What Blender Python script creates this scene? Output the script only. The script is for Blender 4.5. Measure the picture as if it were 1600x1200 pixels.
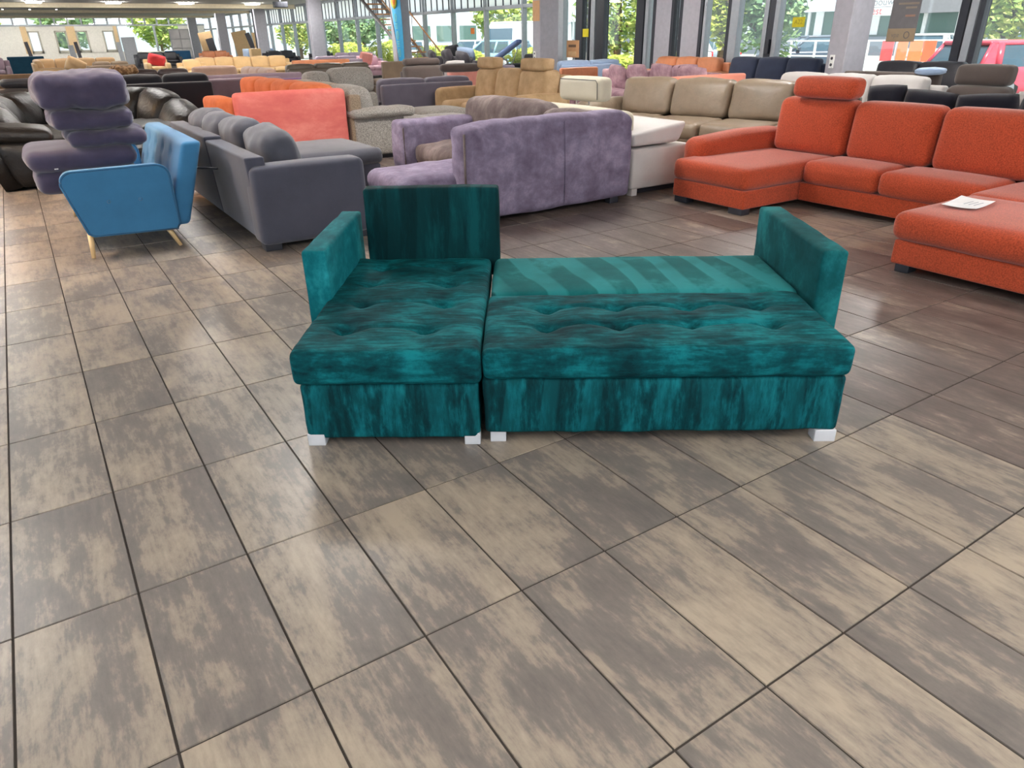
import bpy, bmesh, math, random
from mathutils import Vector, Matrix, noise
random.seed(7)
S = bpy.context.scene
for o in list(bpy.data.objects): bpy.data.objects.remove(o)
COL = S.collection

# ------------------------------------------------------------------ camera
CAM_H = 1.3995
FPX = 1103.5
PITCH, ROLL, YAW = 0.457389, 0.016434, 0.571530
cd = bpy.data.cameras.new('camera'); cam = bpy.data.objects.new('camera', cd); COL.objects.link(cam)
cd.sensor_fit = 'HORIZONTAL'; cd.sensor_width = 36.0; cd.lens = FPX / 1600 * 36.0
cd.clip_start = 0.05; cd.clip_end = 500
_c, _s = math.cos(YAW), math.sin(YAW)
def yawed(x, y, z): return Vector((_c*x + _s*y, -_s*x + _c*y, z))
right0 = yawed(1, 0, 0); fwd = yawed(0, math.cos(PITCH), -math.sin(PITCH)); up0 = yawed(0, math.sin(PITCH), math.cos(PITCH))
cr, sr = math.cos(ROLL), math.sin(ROLL)
rt = cr*right0 - sr*up0; up = sr*right0 + cr*up0
M = Matrix((rt, up, -fwd)).transposed().to_4x4(); M.translation = (0, 0, CAM_H)
cam.matrix_world = M
S.camera = cam

# ------------------------------------------------------------------ world, sun, exposure
w = bpy.data.worlds.new('sky'); S.world = w; w.use_nodes = True
bg = w.node_tree.nodes['Background']
bg.inputs['Color'].default_value = (0.80, 0.90, 1.0, 1); bg.inputs['Strength'].default_value = 1.3
sd = bpy.data.lights.new('sun', 'SUN'); sun = bpy.data.objects.new('sun', sd); COL.objects.link(sun)
sd.energy = 8.0; sd.angle = math.radians(1.0); sd.color = (1.0, 0.95, 0.86)
sun.rotation_euler = Vector((0.35, 0.62, -0.95)).to_track_quat('-Z', 'Y').to_euler()
S.view_settings.view_transform = 'Standard'; S.view_settings.look = 'None'
S.view_settings.exposure = 0.27; S.view_settings.gamma = 1.0
S.view_settings.use_curve_mapping = False
LAMP = 52.0          # ceiling luminaires

# ------------------------------------------------------------------ materials
def lin(c):
    out = []
    for v in c[:3]:
        v = v/255.0
        out.append(v/12.92 if v <= 0.04045 else ((v+0.055)/1.055)**2.4)
    return (*out, 1.0)
def newmat(name):
    m = bpy.data.materials.new(name); m.use_nodes = True
    nt = m.node_tree; b = nt.nodes['Principled BSDF']
    return m, nt, b
def N(nt, t, **kw):
    n = nt.nodes.new(t)
    for k, v in kw.items(): setattr(n, k, v)
    return n
def ramp(nt, src, stops, interp='LINEAR'):
    r = N(nt, 'ShaderNodeValToRGB'); r.color_ramp.interpolation = interp
    e = r.color_ramp.elements
    while len(e) < len(stops): e.new(0.5)
    for i, (p, c) in enumerate(stops):
        e[i].position = p; e[i].color = c if len(c) == 4 else (*c, 1)
    nt.links.new(src, r.inputs[0]); return r
def coords(nt, scale=(1, 1, 1), rot=(0, 0, 0), kind='Object', loc=(0, 0, 0)):
    tc = N(nt, 'ShaderNodeTexCoord'); mp = N(nt, 'ShaderNodeMapping')
    mp.inputs['Scale'].default_value = scale; mp.inputs['Rotation'].default_value = rot; mp.inputs['Location'].default_value = loc
    nt.links.new(tc.outputs[kind], mp.inputs[0]); return mp.outputs[0]
def noisen(nt, vec, scale, detail=4, rough=.55, dist=0):
    n = N(nt, 'ShaderNodeTexNoise'); n.inputs['Scale'].default_value = scale; n.inputs['Detail'].default_value = detail
    n.inputs['Roughness'].default_value = rough; n.inputs['Distortion'].default_value = dist
    nt.links.new(vec, n.inputs['Vector']); return n.outputs[0]
def mul(c, k): return (min(1, c[0]*k), min(1, c[1]*k), min(1, c[2]*k), 1)
MATS = {}
def plain(name, rgb, rough=.5, metal=0, spec=.5, emit=0):
    if name in MATS: return MATS[name]
    m, nt, b = newmat(name); c = lin(rgb)
    v = coords(nt); n = noisen(nt, v, 9, 3)
    r = ramp(nt, n, [(.3, mul(c, .93)), (.7, mul(c, 1.05))])
    nt.links.new(r.outputs[0], b.inputs['Base Color'])
    b.inputs['Roughness'].default_value = rough; b.inputs['Metallic'].default_value = metal
    b.inputs['Specular IOR Level'].default_value = spec
    if emit:
        b.inputs['Emission Color'].default_value = c; b.inputs['Emission Strength'].default_value = emit
    MATS[name] = m; return m
def fabric(name, rgb, var=.18, scale=5, weave=420, sheen=.25, rough=.92, bump=.25, mottle=0, rgb2=None):
    """woven upholstery: large soft tone changes, fine two-tone yarn, weave bump"""
    if name in MATS: return MATS[name]
    m, nt, b = newmat(name); c = lin(rgb); c2 = lin(rgb2) if rgb2 else mul(c, 1+var)
    v = coords(nt)
    big = noisen(nt, v, scale, 5, .6)
    r1 = ramp(nt, big, [(.32, mul(c, 1-var)), (.68, c2)])
    fine = noisen(nt, v, weave, 2, .5)
    r2 = ramp(nt, fine, [(.35, (1-.35*mottle-.06,)*3), (.65, (1+.0,)*3)])
    mx = N(nt, 'ShaderNodeMix', data_type='RGBA', blend_type='MULTIPLY'); mx.inputs[0].default_value = 1
    nt.links.new(r1.outputs[0], mx.inputs[6]); nt.links.new(r2.outputs[0], mx.inputs[7])
    nt.links.new(mx.outputs[2], b.inputs['Base Color'])
    bp = N(nt, 'ShaderNodeBump'); bp.inputs['Strength'].default_value = bump; bp.inputs['Distance'].default_value = .002
    nt.links.new(fine, bp.inputs['Height']); nt.links.new(bp.outputs[0], b.inputs['Normal'])
    b.inputs['Roughness'].default_value = rough; b.inputs['Specular IOR Level'].default_value = .25
    b.inputs['Sheen Weight'].default_value = sheen; b.inputs['Sheen Roughness'].default_value = .5
    MATS[name] = m; return m
def leather(name, rgb, rough=.42, var=.15, crease=18, bump=.35, spec=.5):
    if name in MATS: return MATS[name]
    m, nt, b = newmat(name); c = lin(rgb)
    v = coords(nt); n = noisen(nt, v, 4, 5, .65, .6)
    r = ramp(nt, n, [(.3, mul(c, 1-var)), (.72, mul(c, 1+var))]); nt.links.new(r.outputs[0], b.inputs['Base Color'])
    n2 = noisen(nt, v, crease, 6, .6, .8)
    bp = N(nt, 'ShaderNodeBump'); bp.inputs['Strength'].default_value = bump; bp.inputs['Distance'].default_value = .012
    nt.links.new(n2, bp.inputs['Height']); nt.links.new(bp.outputs[0], b.inputs['Normal'])
    b.inputs['Roughness'].default_value = rough; b.inputs['Specular IOR Level'].default_value = spec
    MATS[name] = m; return m
def nap(name, dark, mid, light, scale=3.2, stretch=(1, 1, 1), stripes=None, sheen=.5, lo=.36, hi=.64, streak=None):
    """brushed pile: patches of nap lying in different directions (wear with its own shape)"""
    if name in MATS: return MATS[name]
    m, nt, b = newmat(name)
    v = coords(nt, stretch)
    n = noisen(nt, v, scale, 9, .7, .2)
    if streak:      # fine brush strokes lying over the patches
        n2 = noisen(nt, coords(nt, streak), 1.0, 5, .6, .1)
        mm_ = N(nt, 'ShaderNodeMath', operation='MULTIPLY_ADD'); nt.links.new(n2, mm_.inputs[0]); mm_.inputs[1].default_value = .55
        m3_ = N(nt, 'ShaderNodeMath', operation='SUBTRACT'); nt.links.new(n, m3_.inputs[0]); m3_.inputs[1].default_value = .275
        nt.links.new(m3_.outputs[0], mm_.inputs[2]); n = mm_.outputs[0]
    r = ramp(nt, n, [(lo, lin(dark)), (.5, lin(mid)), (hi, lin(light))])
    out = r.outputs[0]
    if stripes:
        sc, rot, amt, dist = stripes
        wv = N(nt, 'ShaderNodeTexWave', wave_type='BANDS', bands_direction='X', wave_profile='SAW')
        wv.inputs['Scale'].default_value = sc; wv.inputs['Distortion'].default_value = dist
        wv.inputs['Detail'].default_value = 2.5; wv.inputs['Detail Scale'].default_value = .9; wv.inputs['Detail Roughness'].default_value = .45
        nt.links.new(coords(nt, (1, .55, .55), (0, 0, rot)), wv.inputs['Vector'])
        sr_ = ramp(nt, wv.outputs[0], [(.0, (0, 0, 0)), (.52, (.05,)*3), (.56, (1,)*3), (.93, (.75,)*3), (1, (0,)*3)])
        msk = ramp(nt, noisen(nt, coords(nt), 2.4, 2, .5), [(.26, (0,)*3), (.44, (1,)*3)])
        mm = N(nt, 'ShaderNodeMath', operation='MULTIPLY'); nt.links.new(sr_.outputs[0], mm.inputs[0]); nt.links.new(msk.outputs[0], mm.inputs[1])
        m2 = N(nt, 'ShaderNodeMath', operation='MULTIPLY'); nt.links.new(mm.outputs[0], m2.inputs[0]); m2.inputs[1].default_value = amt
        mx = N(nt, 'ShaderNodeMix', data_type='RGBA'); nt.links.new(m2.outputs[0], mx.inputs[0]); nt.links.new(out, mx.inputs[6])
        mx.inputs[7].default_value = lin(light); out = mx.outputs[2]
    nt.links.new(out, b.inputs['Base Color'])
    fine = noisen(nt, coords(nt), 500, 2)
    bp = N(nt, 'ShaderNodeBump'); bp.inputs['Strength'].default_value = .15; bp.inputs['Distance'].default_value = .002
    nt.links.new(fine, bp.inputs['Height']); nt.links.new(bp.outputs[0], b.inputs['Normal'])
    b.inputs['Roughness'].default_value = .8; b.inputs['Specular IOR Level'].default_value = .14
    b.inputs['Sheen Weight'].default_value = sheen; b.inputs['Sheen Roughness'].default_value = .35
    b.inputs['Sheen Tint'].default_value = lin(light)
    MATS[name] = m; return m
def glassmat(name='window_glass', tint=(.95, .98, .97), refl=.07):
    if name in MATS: return MATS[name]
    m, nt, b = newmat(name); nt.nodes.remove(b)
    out = nt.nodes['Material Output']
    t = N(nt, 'ShaderNodeBsdfTransparent'); t.inputs[0].default_value = (*tint, 1)
    g = N(nt, 'ShaderNodeBsdfGlossy'); g.inputs['Roughness'].default_value = .02
    mx = N(nt, 'ShaderNodeMixShader'); mx.inputs[0].default_value = refl
    nt.links.new(t.outputs[0], mx.inputs[1]); nt.links.new(g.outputs[0], mx.inputs[2]); nt.links.new(mx.outputs[0], out.inputs[0])
    MATS[name] = m; return m

# ------------------------------------------------------------------ mesh helpers
def axis_coords(h, r, n):
    if r >= h: r = h*.999
    ang = [r*(1-math.cos(math.pi/2*k/3)) for k in range(3)]     # finer towards the rim
    a = [-h+t for t in (0, .2*r, .55*r)]
    inner = h-r
    mid = [-inner+2*inner*k/n for k in range(n+1)]
    return a + mid + [-t for t in reversed(a)]
def soft(sx, sy, sz, r=.04, n=(4, 4, 3), puff=(0, 0, 0), wr=0, ws=5, seed=0, fn=None, sag=0):
    """closed box with rounded edges, crowned faces, creases; returns verts, faces centred on the origin"""
    hx, hy, hz = sx/2, sy/2, sz/2
    r = min(r, hx*.98, hy*.98, hz*.98)
    X, Y, Z = axis_coords(hx, r, n[0]), axis_coords(hy, r, n[1]), axis_coords(hz, r, n[2])
    idx = {}; vs = []; fs = []
    def vid(i, j, k):
        key = (i, j, k)
        if key in idx: return idx[key]
        p = Vector((X[i], Y[j], Z[k]))
        q = Vector((max(-(hx-r), min(hx-r, p.x)), max(-(hy-r), min(hy-r, p.y)), max(-(hz-r), min(hz-r, p.z))))
        d = p-q; nrm = d.normalized() if d.length > 1e-9 else Vector((0, 0, 1))
        v = q + nrm*r
        u = (v.x/hx, v.y/hy, v.z/hz)
        f = [max(0, 1-a*a) for a in u]
        v = Vector((v.x + puff[0]*u[0]*f[1]*f[2], v.y + puff[1]*u[1]*f[0]*f[2], v.z + puff[2]*u[2]*f[0]*f[1]))
        if wr:
            s = Vector((seed*3.1, seed*1.7, seed*.9))
            v = v + nrm*wr*noise.fractal(v*ws + s, 1.0, 2.0, 3)
        if fn: v = fn(v, u)
        idx[key] = len(vs); vs.append(v); return idx[key]
    nx, ny, nz = len(X)-1, len(Y)-1, len(Z)-1
    for i in range(nx):
        for j in range(ny):
            fs.append((vid(i, j, 0), vid(i, j+1, 0), vid(i+1, j+1, 0), vid(i+1, j, 0)))
            fs.append((vid(i, j, nz), vid(i+1, j, nz), vid(i+1, j+1, nz), vid(i, j+1, nz)))
    for i in range(nx):
        for k in range(nz):
            fs.append((vid(i, 0, k), vid(i+1, 0, k), vid(i+1, 0, k+1), vid(i, 0, k+1)))
            fs.append((vid(i, ny, k), vid(i, ny, k+1), vid(i+1, ny, k+1), vid(i+1, ny, k)))
    for j in range(ny):
        for k in range(nz):
            fs.append((vid(0, j, k), vid(0, j, k+1), vid(0, j+1, k+1), vid(0, j+1, k)))
            fs.append((vid(nx, j, k), vid(nx, j+1, k), vid(nx, j+1, k+1), vid(nx, j, k+1)))
    return vs, fs
def link(name, vs, fs, mat, parent=None, loc=(0, 0, 0), rot=(0, 0, 0), smooth=True):
    me = bpy.data.meshes.new(name); me.from_pydata([tuple(v) for v in vs], [], fs); me.update()
    if smooth: me.polygons.foreach_set('use_smooth', [True]*len(me.polygons))
    if mat: me.materials.append(mat)
    o = bpy.data.objects.new(name, me); COL.objects.link(o)
    if parent: o.parent = parent
    o.location = loc; o.rotation_euler = rot
    return o
def tag(o, label=None, cat=None, group=None, kind=None):
    if label: o['label'] = label
    if cat: o['category'] = cat
    if group: o['group'] = group
    if kind: o['kind'] = kind
    return o
def T(name, label, cat, loc=(0, 0, 0), rz=0, group=None):
    o = bpy.data.objects.new(name, None); COL.objects.link(o); o.empty_display_size = .1
    o.location = loc; o.rotation_euler = (0, 0, rz)
    return tag(o, label, cat, group)
def B(t, name, box, mat, r=.04, n=(4, 4, 3), puff=(0, 0, 0), lean=(0, 0), wr=0, ws=5, seed=0, fn=None, rot=(0, 0, 0), label=None):
    """one padded part; box in the thing's own frame (or world when the thing has no rotation: subtract its location)"""
    x0, x1, y0, y1, z0, z1 = box
    vs, fs = soft(x1-x0, y1-y0, z1-z0, r, n, puff, wr, ws, seed, fn)
    if lean[0] or lean[1]:
        hz = (z1-z0)/2
        vs = [Vector((v.x+lean[0]*(v.z+hz), v.y+lean[1]*(v.z+hz), v.z)) for v in vs]
    c = Vector(((x0+x1)/2, (y0+y1)/2, (z0+z1)/2))
    if t is not None and t.type == 'EMPTY' and t.rotation_euler.z == 0: c = c - Vector(t.location)
    o = link(name, vs, fs, mat, t, c, rot)
    if label: o['label'] = label
    return o
def boxmesh(x0, x1, y0, y1, z0, z1, bev=0):
    v = [(x0, y0, z0), (x1, y0, z0), (x1, y1, z0), (x0, y1, z0), (x0, y0, z1), (x1, y0, z1), (x1, y1, z1), (x0, y1, z1)]
    f = [(0, 3, 2, 1), (4, 5, 6, 7), (0, 1, 5, 4), (1, 2, 6, 5), (2, 3, 7, 6), (3, 0, 4, 7)]
    return v, f
def hard(name, box, mat, parent=None, kind=None, bev=.004):
    """sharp-edged box with a small chamfer"""
    x0, x1, y0, y1, z0, z1 = box
    bm = bmesh.new(); v, f = boxmesh(-(x1-x0)/2, (x1-x0)/2, -(y1-y0)/2, (y1-y0)/2, -(z1-z0)/2, (z1-z0)/2)
    bv = [bm.verts.new(p) for p in v]; [bm.faces.new([bv[i] for i in q]) for q in f]
    if bev: bmesh.ops.bevel(bm, geom=list(bm.edges), offset=min(bev, (x1-x0)*.2, (y1-y0)*.2, (z1-z0)*.2), segments=1, affect='EDGES')
    me = bpy.data.meshes.new(name); bm.to_mesh(me); bm.free()
    if mat: me.materials.append(mat)
    o = bpy.data.objects.new(name, me); COL.objects.link(o)
    c = Vector(((x0+x1)/2, (y0+y1)/2, (z0+z1)/2))
    if parent is not None:
        o.parent = parent
        if parent.parent is None: c = c - Vector(parent.location)
        else: c = c - Vector(parent.location) - Vector(parent.parent.location)
    o.location = c
    if kind: o['kind'] = kind
    return o
def tube(pts, rads, seg=10, cap=True):
    """swept round bar through points with a radius at each"""
    pts = [Vector(p) for p in pts]
    if not hasattr(rads, '__len__'): rads = [rads]*len(pts)
    vs, fs = [], []
    ref = Vector((0, 0, 1))
    for i, p in enumerate(pts):
        d = (pts[min(i+1, len(pts)-1)]-pts[max(i-1, 0)]).normalized()
        a = d.cross(ref if abs(d.z) < .95 else Vector((1, 0, 0))).normalized(); b_ = d.cross(a)
        for k in range(seg):
            t = 2*math.pi*k/seg; vs.append(p + (a*math.cos(t)+b_*math.sin(t))*rads[i])
    for i in range(len(pts)-1):
        for k in range(seg):
            fs.append((i*seg+k, i*seg+(k+1) % seg, (i+1)*seg+(k+1) % seg, (i+1)*seg+k))
    if cap:
        fs.append(tuple(range(seg-1, -1, -1))); fs.append(tuple((len(pts)-1)*seg+k for k in range(seg)))
    return vs, fs
def pillow(t, name, w_, h_, d_, mat, loc, rot, seed=0, wr=.012, parentless=None):
    """scatter cushion: pinched corners, fat middle"""
    n = 12; vs = []; fs = []
    def pt(u, v, s):
        e = (max(0, 1-u**4)*max(0, 1-v**4))**.55
        x = u*w_/2*(1-.10*(v*v)*(1-abs(u)*.3)); z = v*h_/2*(1-.10*(u*u)*(1-abs(v)*.3))
        th = s*d_/2*e + (noise.noise(Vector((u*2.3, v*2.3, seed+s)))*wr*e)
        return Vector((x, th, z))
    for s in (-1, 1):
        base = len(vs)
        for i in range(n+1):
            for j in range(n+1): vs.append(pt(2*i/n-1, 2*j/n-1, s))
        for i in range(n):
            for j in range(n):
                a, b_, c_, d__ = base+i*(n+1)+j, base+(i+1)*(n+1)+j, base+(i+1)*(n+1)+j+1, base+i*(n+1)+j+1
                fs.append((a, b_, c_, d__) if s < 0 else (a, d__, c_, b_))
    bm = bmesh.new(); bv = [bm.verts.new(v) for v in vs]
    for f in fs: bm.faces.new([bv[i] for i in f])
    bmesh.ops.remove_doubles(bm, verts=bm.verts, dist=1e-4)
    me = bpy.data.meshes.new(name); bm.to_mesh(me); bm.free()
    me.polygons.foreach_set('use_smooth', [True]*len(me.polygons)); me.materials.append(mat)
    o = bpy.data.objects.new(name, me); COL.objects.link(o)
    if t: o.parent = t
    o.location = loc; o.rotation_euler = rot
    return o
def text(name, s, size, mat, parent, loc, rot, align='CENTER', mirror=False, depth=.002):
    cu = bpy.data.curves.new(name, 'FONT'); cu.body = s; cu.size = size; cu.align_x = align; cu.align_y = 'CENTER'; cu.extrude = depth
    tmp = bpy.data.objects.new(name+'_c', cu); COL.objects.link(tmp)
    dg = bpy.context.evaluated_depsgraph_get(); me = bpy.data.meshes.new_from_object(tmp.evaluated_get(dg))
    bpy.data.objects.remove(tmp); bpy.data.curves.remove(cu)
    me.materials.clear(); me.materials.append(mat)
    if mirror: me.transform(Matrix.Diagonal((-1, 1, 1, 1))); me.flip_normals()
    o = bpy.data.objects.new(name, me); COL.objects.link(o); o.parent = parent; o.location = loc; o.rotation_euler = rot
    return o
PI = math.pi
RX = (PI/2, 0, -PI/2)     # upright text readable from -X side

# ------------------------------------------------------------------ the hall: floor of 30 x 60 tiles
XW, YF, ZC = 15.0, 71.0, 3.24
TW, TL, TX0, TY0 = .302, .5981, -.3663, 1.8743
def tile_material(name, dark, rnd):
    m, nt, b = newmat(name)
    g = N(nt, 'ShaderNodeNewGeometry')
    if rnd == 'object':
        oi = N(nt, 'ShaderNodeObjectInfo'); rv = oi.outputs['Random']
    else: rv = g.outputs['Random Per Island']
    off = N(nt, 'ShaderNodeMath', operation='MULTIPLY'); off.inputs[1].default_value = 71.0; nt.links.new(rv, off.inputs[0])
    cx = N(nt, 'ShaderNodeCombineXYZ'); nt.links.new(off.outputs[0], cx.inputs[0]); nt.links.new(off.outputs[0], cx.inputs[2])
    ad = N(nt, 'ShaderNodeVectorMath', operation='ADD'); nt.links.new(g.outputs['Position'], ad.inputs[0]); nt.links.new(cx.outputs[0], ad.inputs[1])
    def mapped(sc):
        mp = N(nt, 'ShaderNodeMapping'); mp.inputs['Scale'].default_value = sc; nt.links.new(ad.outputs[0], mp.inputs[0]); return mp.outputs[0]
    big = noisen(nt, mapped((5.5, 2.4, 1)), 1.0, 12, .72, .15)
    streak = noisen(nt, mapped((46, 5, 1)), 1.0, 6, .66, 0)
    fine = noisen(nt, mapped((90, 30, 1)), 1.0, 2, .5)
    a1 = N(nt, 'ShaderNodeMath', operation='MULTIPLY_ADD'); nt.links.new(streak, a1.inputs[0]); a1.inputs[1].default_value = .36; nt.links.new(big, a1.inputs[2])
    a2 = N(nt, 'ShaderNodeMath', operation='MULTIPLY_ADD'); nt.links.new(fine, a2.inputs[0]); a2.inputs[1].default_value = .10; nt.links.new(a1.outputs[0], a2.inputs[2])
    sh = N(nt, 'ShaderNodeMath', operation='MULTIPLY_ADD'); nt.links.new(rv, sh.inputs[0]); sh.inputs[1].default_value = .10; nt.links.new(a2.outputs[0], sh.inputs[2])
    nrm = N(nt, 'ShaderNodeMath', operation='SUBTRACT'); nt.links.new(sh.outputs[0], nrm.inputs[0]); nrm.inputs[1].default_value = .28
    if dark: st = [(.36, lin((80, 72, 69))), (.52, lin((98, 88, 84))), (.60, lin((112, 101, 95))), (.70, lin((150, 137, 124)))]
    else: st = [(.30, lin((96, 91, 88))), (.46, lin((112, 105, 100))), (.53, lin((138, 127, 116))), (.66, lin((158, 145, 130)))]
    r = ramp(nt, nrm.outputs[0], st)
    nt.links.new(r.outputs[0], b.inputs['Base Color'])
    rr = ramp(nt, fine, [(.3, (.33,)*3), (.7, (.40,)*3)]); nt.links.new(rr.outputs[0], b.inputs['Roughness'])
    b.inputs['Specular IOR Level'].default_value = .5
    return m
tm = {(d, k): tile_material('tile_%s_%s' % ('dark' if d else 'light', k), d, k) for d in (0, 1) for k in ('object', 'island')}
grout = plain('grout', (52, 46, 41), .95)
floor = hard('floor', (-8, XW+.3, -5, YF, -.25, -.0035), grout, bev=0); tag(floor, 'tiled hall floor of grey and beige stoneware', None, kind='structure')
fz = floor.location.copy()
def tilev(x, y, g_=.0022, c=.0016):
    a0, a1, b0, b1 = x+g_, x+TW-g_, y+g_, y+TL-g_
    v = [(a0, b0, -.006), (a1, b0, -.006), (a1, b1, -.006), (a0, b1, -.006), (a0+c, b0+c, 0), (a1-c, b0+c, 0), (a1-c, b1-c, 0), (a0+c, b1-c, 0)]
    f = [(4, 5, 6, 7), (0, 1, 5, 4), (1, 2, 6, 5), (2, 3, 7, 6), (3, 0, 4, 7)]
    return v, f
def project(p):
    d = Vector(p)-Vector((0, 0, CAM_H)); z = d.dot(fwd)
    if z < .05: return None
    return 800+FPX*d.dot(rt)/z, 600-FPX*d.dot(up)/z, z
cand = []; rest = {0: ([], []), 1: ([], [])}
for i in range(-24, 51):
    for j in range(-11, 42):
        x, y = TX0+i*TW, TY0+j*TL
        if x+TW > XW-.05: continue
        d = 1 if 10 <= i <= 16 else 0
        pr = project((x+TW/2, y+TL/2, 0))
        vis = pr and -90 < pr[0] < 1690 and 50 < pr[1] < 1300
        cand.append((pr[2] if vis else 1e9, i, j, d, x, y))
cand.sort()
tmesh = {}
for d in (0, 1):
    v, f = tilev(-TW/2, -TL/2); me = bpy.data.meshes.new('tile'); me.from_pydata(v, [], f); me.materials.append(tm[(d, 'object')]); tmesh[d] = me
for n_, (dep, i, j, d, x, y) in enumerate(cand):
    if n_ < 300:
        o = bpy.data.objects.new('tile', tmesh[d]); COL.objects.link(o); o.parent = floor
        o.location = Vector((x+TW/2, y+TL/2, 0))-fz
    else:
        v, f = tilev(x, y); vs, fs = rest[d]; k = len(vs); vs += v; fs += [tuple(q+k for q in ff) for ff in f]
for d in (0, 1):
    o = link('far_tiles', [Vector(v)-fz for v in rest[d][0]], rest[d][1], tm[(d, 'island')], floor, smooth=False); o['kind'] = 'stuff'

# ceiling, beams, walls
mwhite = plain('painted_white', (226, 222, 212), .8)
mceil = plain('ceiling_board', (232, 228, 218), .9)
mcream = plain('cream_paint', (222, 208, 180), .85)
mframe = plain('grey_aluminium', (165, 170, 176), .45, .3)
mdarkf = plain('anthracite_frame', (52, 54, 62), .45, .3)
mcol = plain('column_paint', (176, 174, 182), .8)
mglass = glassmat()
tag(hard('ceiling', (-8, XW+.6, -5, YF+.3, ZC, ZC+.2), mceil), 'flat pale suspended ceiling of the sales hall', kind='structure')
for k, (y, dz) in enumerate(((46.0, .21), (56.0, .14), (67.0, .12))):
    tag(hard('trim_%d' % (k+1), (-8, XW, y, y+.5, ZC-dz, ZC), mcream), 'cream ceiling beam running across the hall', kind='structure')
RATIO0, DR = 1.480, .1633
def my(k): return XW*(RATIO0+DR*k)
ZT = 1.4+.0602*XW        # transom height
wall = hard('wall_right', (XW-.08, XW+.12, -5, YF, -.2, .12), mframe); tag(wall, 'glazed facade of grey aluminium posts and wide panes', kind='structure')
def wpart(name, box, mat=mframe, lab=None):
    o = hard(name, box, mat, wall)
    if lab: o['label'] = lab
    return o
wpart('head_rail', (XW-.06, XW+.1, -5, YF, ZC-.12, ZC))
wpart('transom', (XW-.07, XW+.1, 21.6, YF, ZT-.05, ZT+.06))
ks = list(range(0, 13))
for k in ks:
    y = my(k); wpart('mullion', (XW-.09, XW+.1, y-.045, y+.045, .1, ZC-.1))
for k in range(13, 22):
    y = my(k)
    if y < YF: wpart('mullion', (XW-.09, XW+.1, y-.045, y+.045, .1, ZC-.1))
for k in range(-1, 20):
    y0, y1 = my(k)+.045, min(my(k+1)-.045, YF)
    if k >= 0: wpart('pane', (XW, XW+.02, y0, y1, .12, ZT-.05), mglass)
# louvre slats in the upper lights
mslat = plain('louvre_white', (232, 232, 232), .6); mslatd = plain('louvre_dark', (70, 74, 84), .6)
mfrost, _nt, _bb = newmat('frosted_glass'); _nt.nodes.remove(_bb)
_t = N(_nt, 'ShaderNodeBsdfTransparent'); _t2 = N(_nt, 'ShaderNodeBsdfTranslucent'); _t2.inputs[0].default_value = (.95, .96, .97, 1); _mx = N(_nt, 'ShaderNodeMixShader'); _mx.inputs[0].default_value = .8
_nt.links.new(_t.outputs[0], _mx.inputs[1]); _nt.links.new(_t2.outputs[0], _mx.inputs[2]); _nt.links.new(_mx.outputs[0], _nt.nodes['Material Output'].inputs[0])
for k in range(0, 13): wpart('frosted_pane', (XW, XW+.02, my(k)+.045, my(k+1)-.045, ZT+.06, ZC-.12), mfrost)
y = my(0)+.25
while y < my(13):
    wpart('louvre_fin', (XW-.04, XW-.005, y, y+.055, ZT+.06, ZC-.12), mslatd)
    y += .49
# entrance section between the plain glazing and the column
def post(r0, r1, mat, name='post', lab=None): wpart(name, (XW-.10, XW+.1, XW*r1, XW*r0, .0, ZC-.1), mat, lab)
post(1.345, 1.325, mframe); post(1.283, 1.262, mdarkf); post(1.245, 1.239, mdarkf); post(1.235, 1.222, mframe); post(1.218, 1.194, mdarkf)
post(1.102, 1.082, mdarkf); post(1.078, 1.070, mframe); post(1.058, 1.050, mdarkf)
post(1.050, 1.012, mcol, 'infill_panel'); post(1.012, 1.005, mdarkf); post(.992, .984, mdarkf); post(.984, .945, mcol, 'infill_panel'); post(.945, .938, mdarkf); post(.936, .930, mframe)
post(.885, .878, mdarkf); post(.878, .862, mframe); post(.812, .804, mframe); post(.802, .792, mdarkf); post(.792, .784, mframe)
post(.518, .508, mdarkf); post(.506, .497, mframe); post(.495, .489, mdarkf)
for a, b_ in ((1.480, 1.345), (1.325, 1.283), (1.262, 1.245), (1.222, 1.218), (1.194, 1.102), (1.070, 1.058), (1.005, .992), (.930, .885), (.862, .812), (.784, .518), (.489, .33), (.33, .1), (.1, -.3)):
    wpart('pane', (XW, XW+.02, XW*b_+.005, XW*a-.005, .12, ZC-.12), mglass)
for r_ in (.33, .1): post(r_+.006, r_-.006, mframe)
hd = wpart('door_handle', (XW-.16, XW-.10, XW*.797-.05, XW*.797+.05, .95, 1.25), mdarkf, 'dark upright door pull')
# far wall with timber windows
fw = hard('wall_back', (-8, XW, YF, YF+.2, -.2, ZC), None, bev=0)
bpy.data.objects.remove(fw)
fw = hard('wall_back', (-8, XW, YF, YF+.2, -.2, .72), mwhite); tag(fw, 'far end wall, cream panels with timber windows and clerestory', kind='structure')
def fpart(name, box, mat): return hard(name, box, mat, fw)
fpart('head_band', (-8, XW, YF, YF+.2, ZC-.06, ZC), mwhite)
fpart('transom', (-8, XW, YF-.03, YF+.2, 2.62, 2.74), mframe)
mwood = plain('pine_board', (214, 184, 140), .6); mgreyf = plain('grey_window_frame', (178, 174, 160), .6)
zw0, zw1 = .72, 2.62
def fx(px, py): # X on the far wall from the ratio table read off image pixels
    return px
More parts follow.
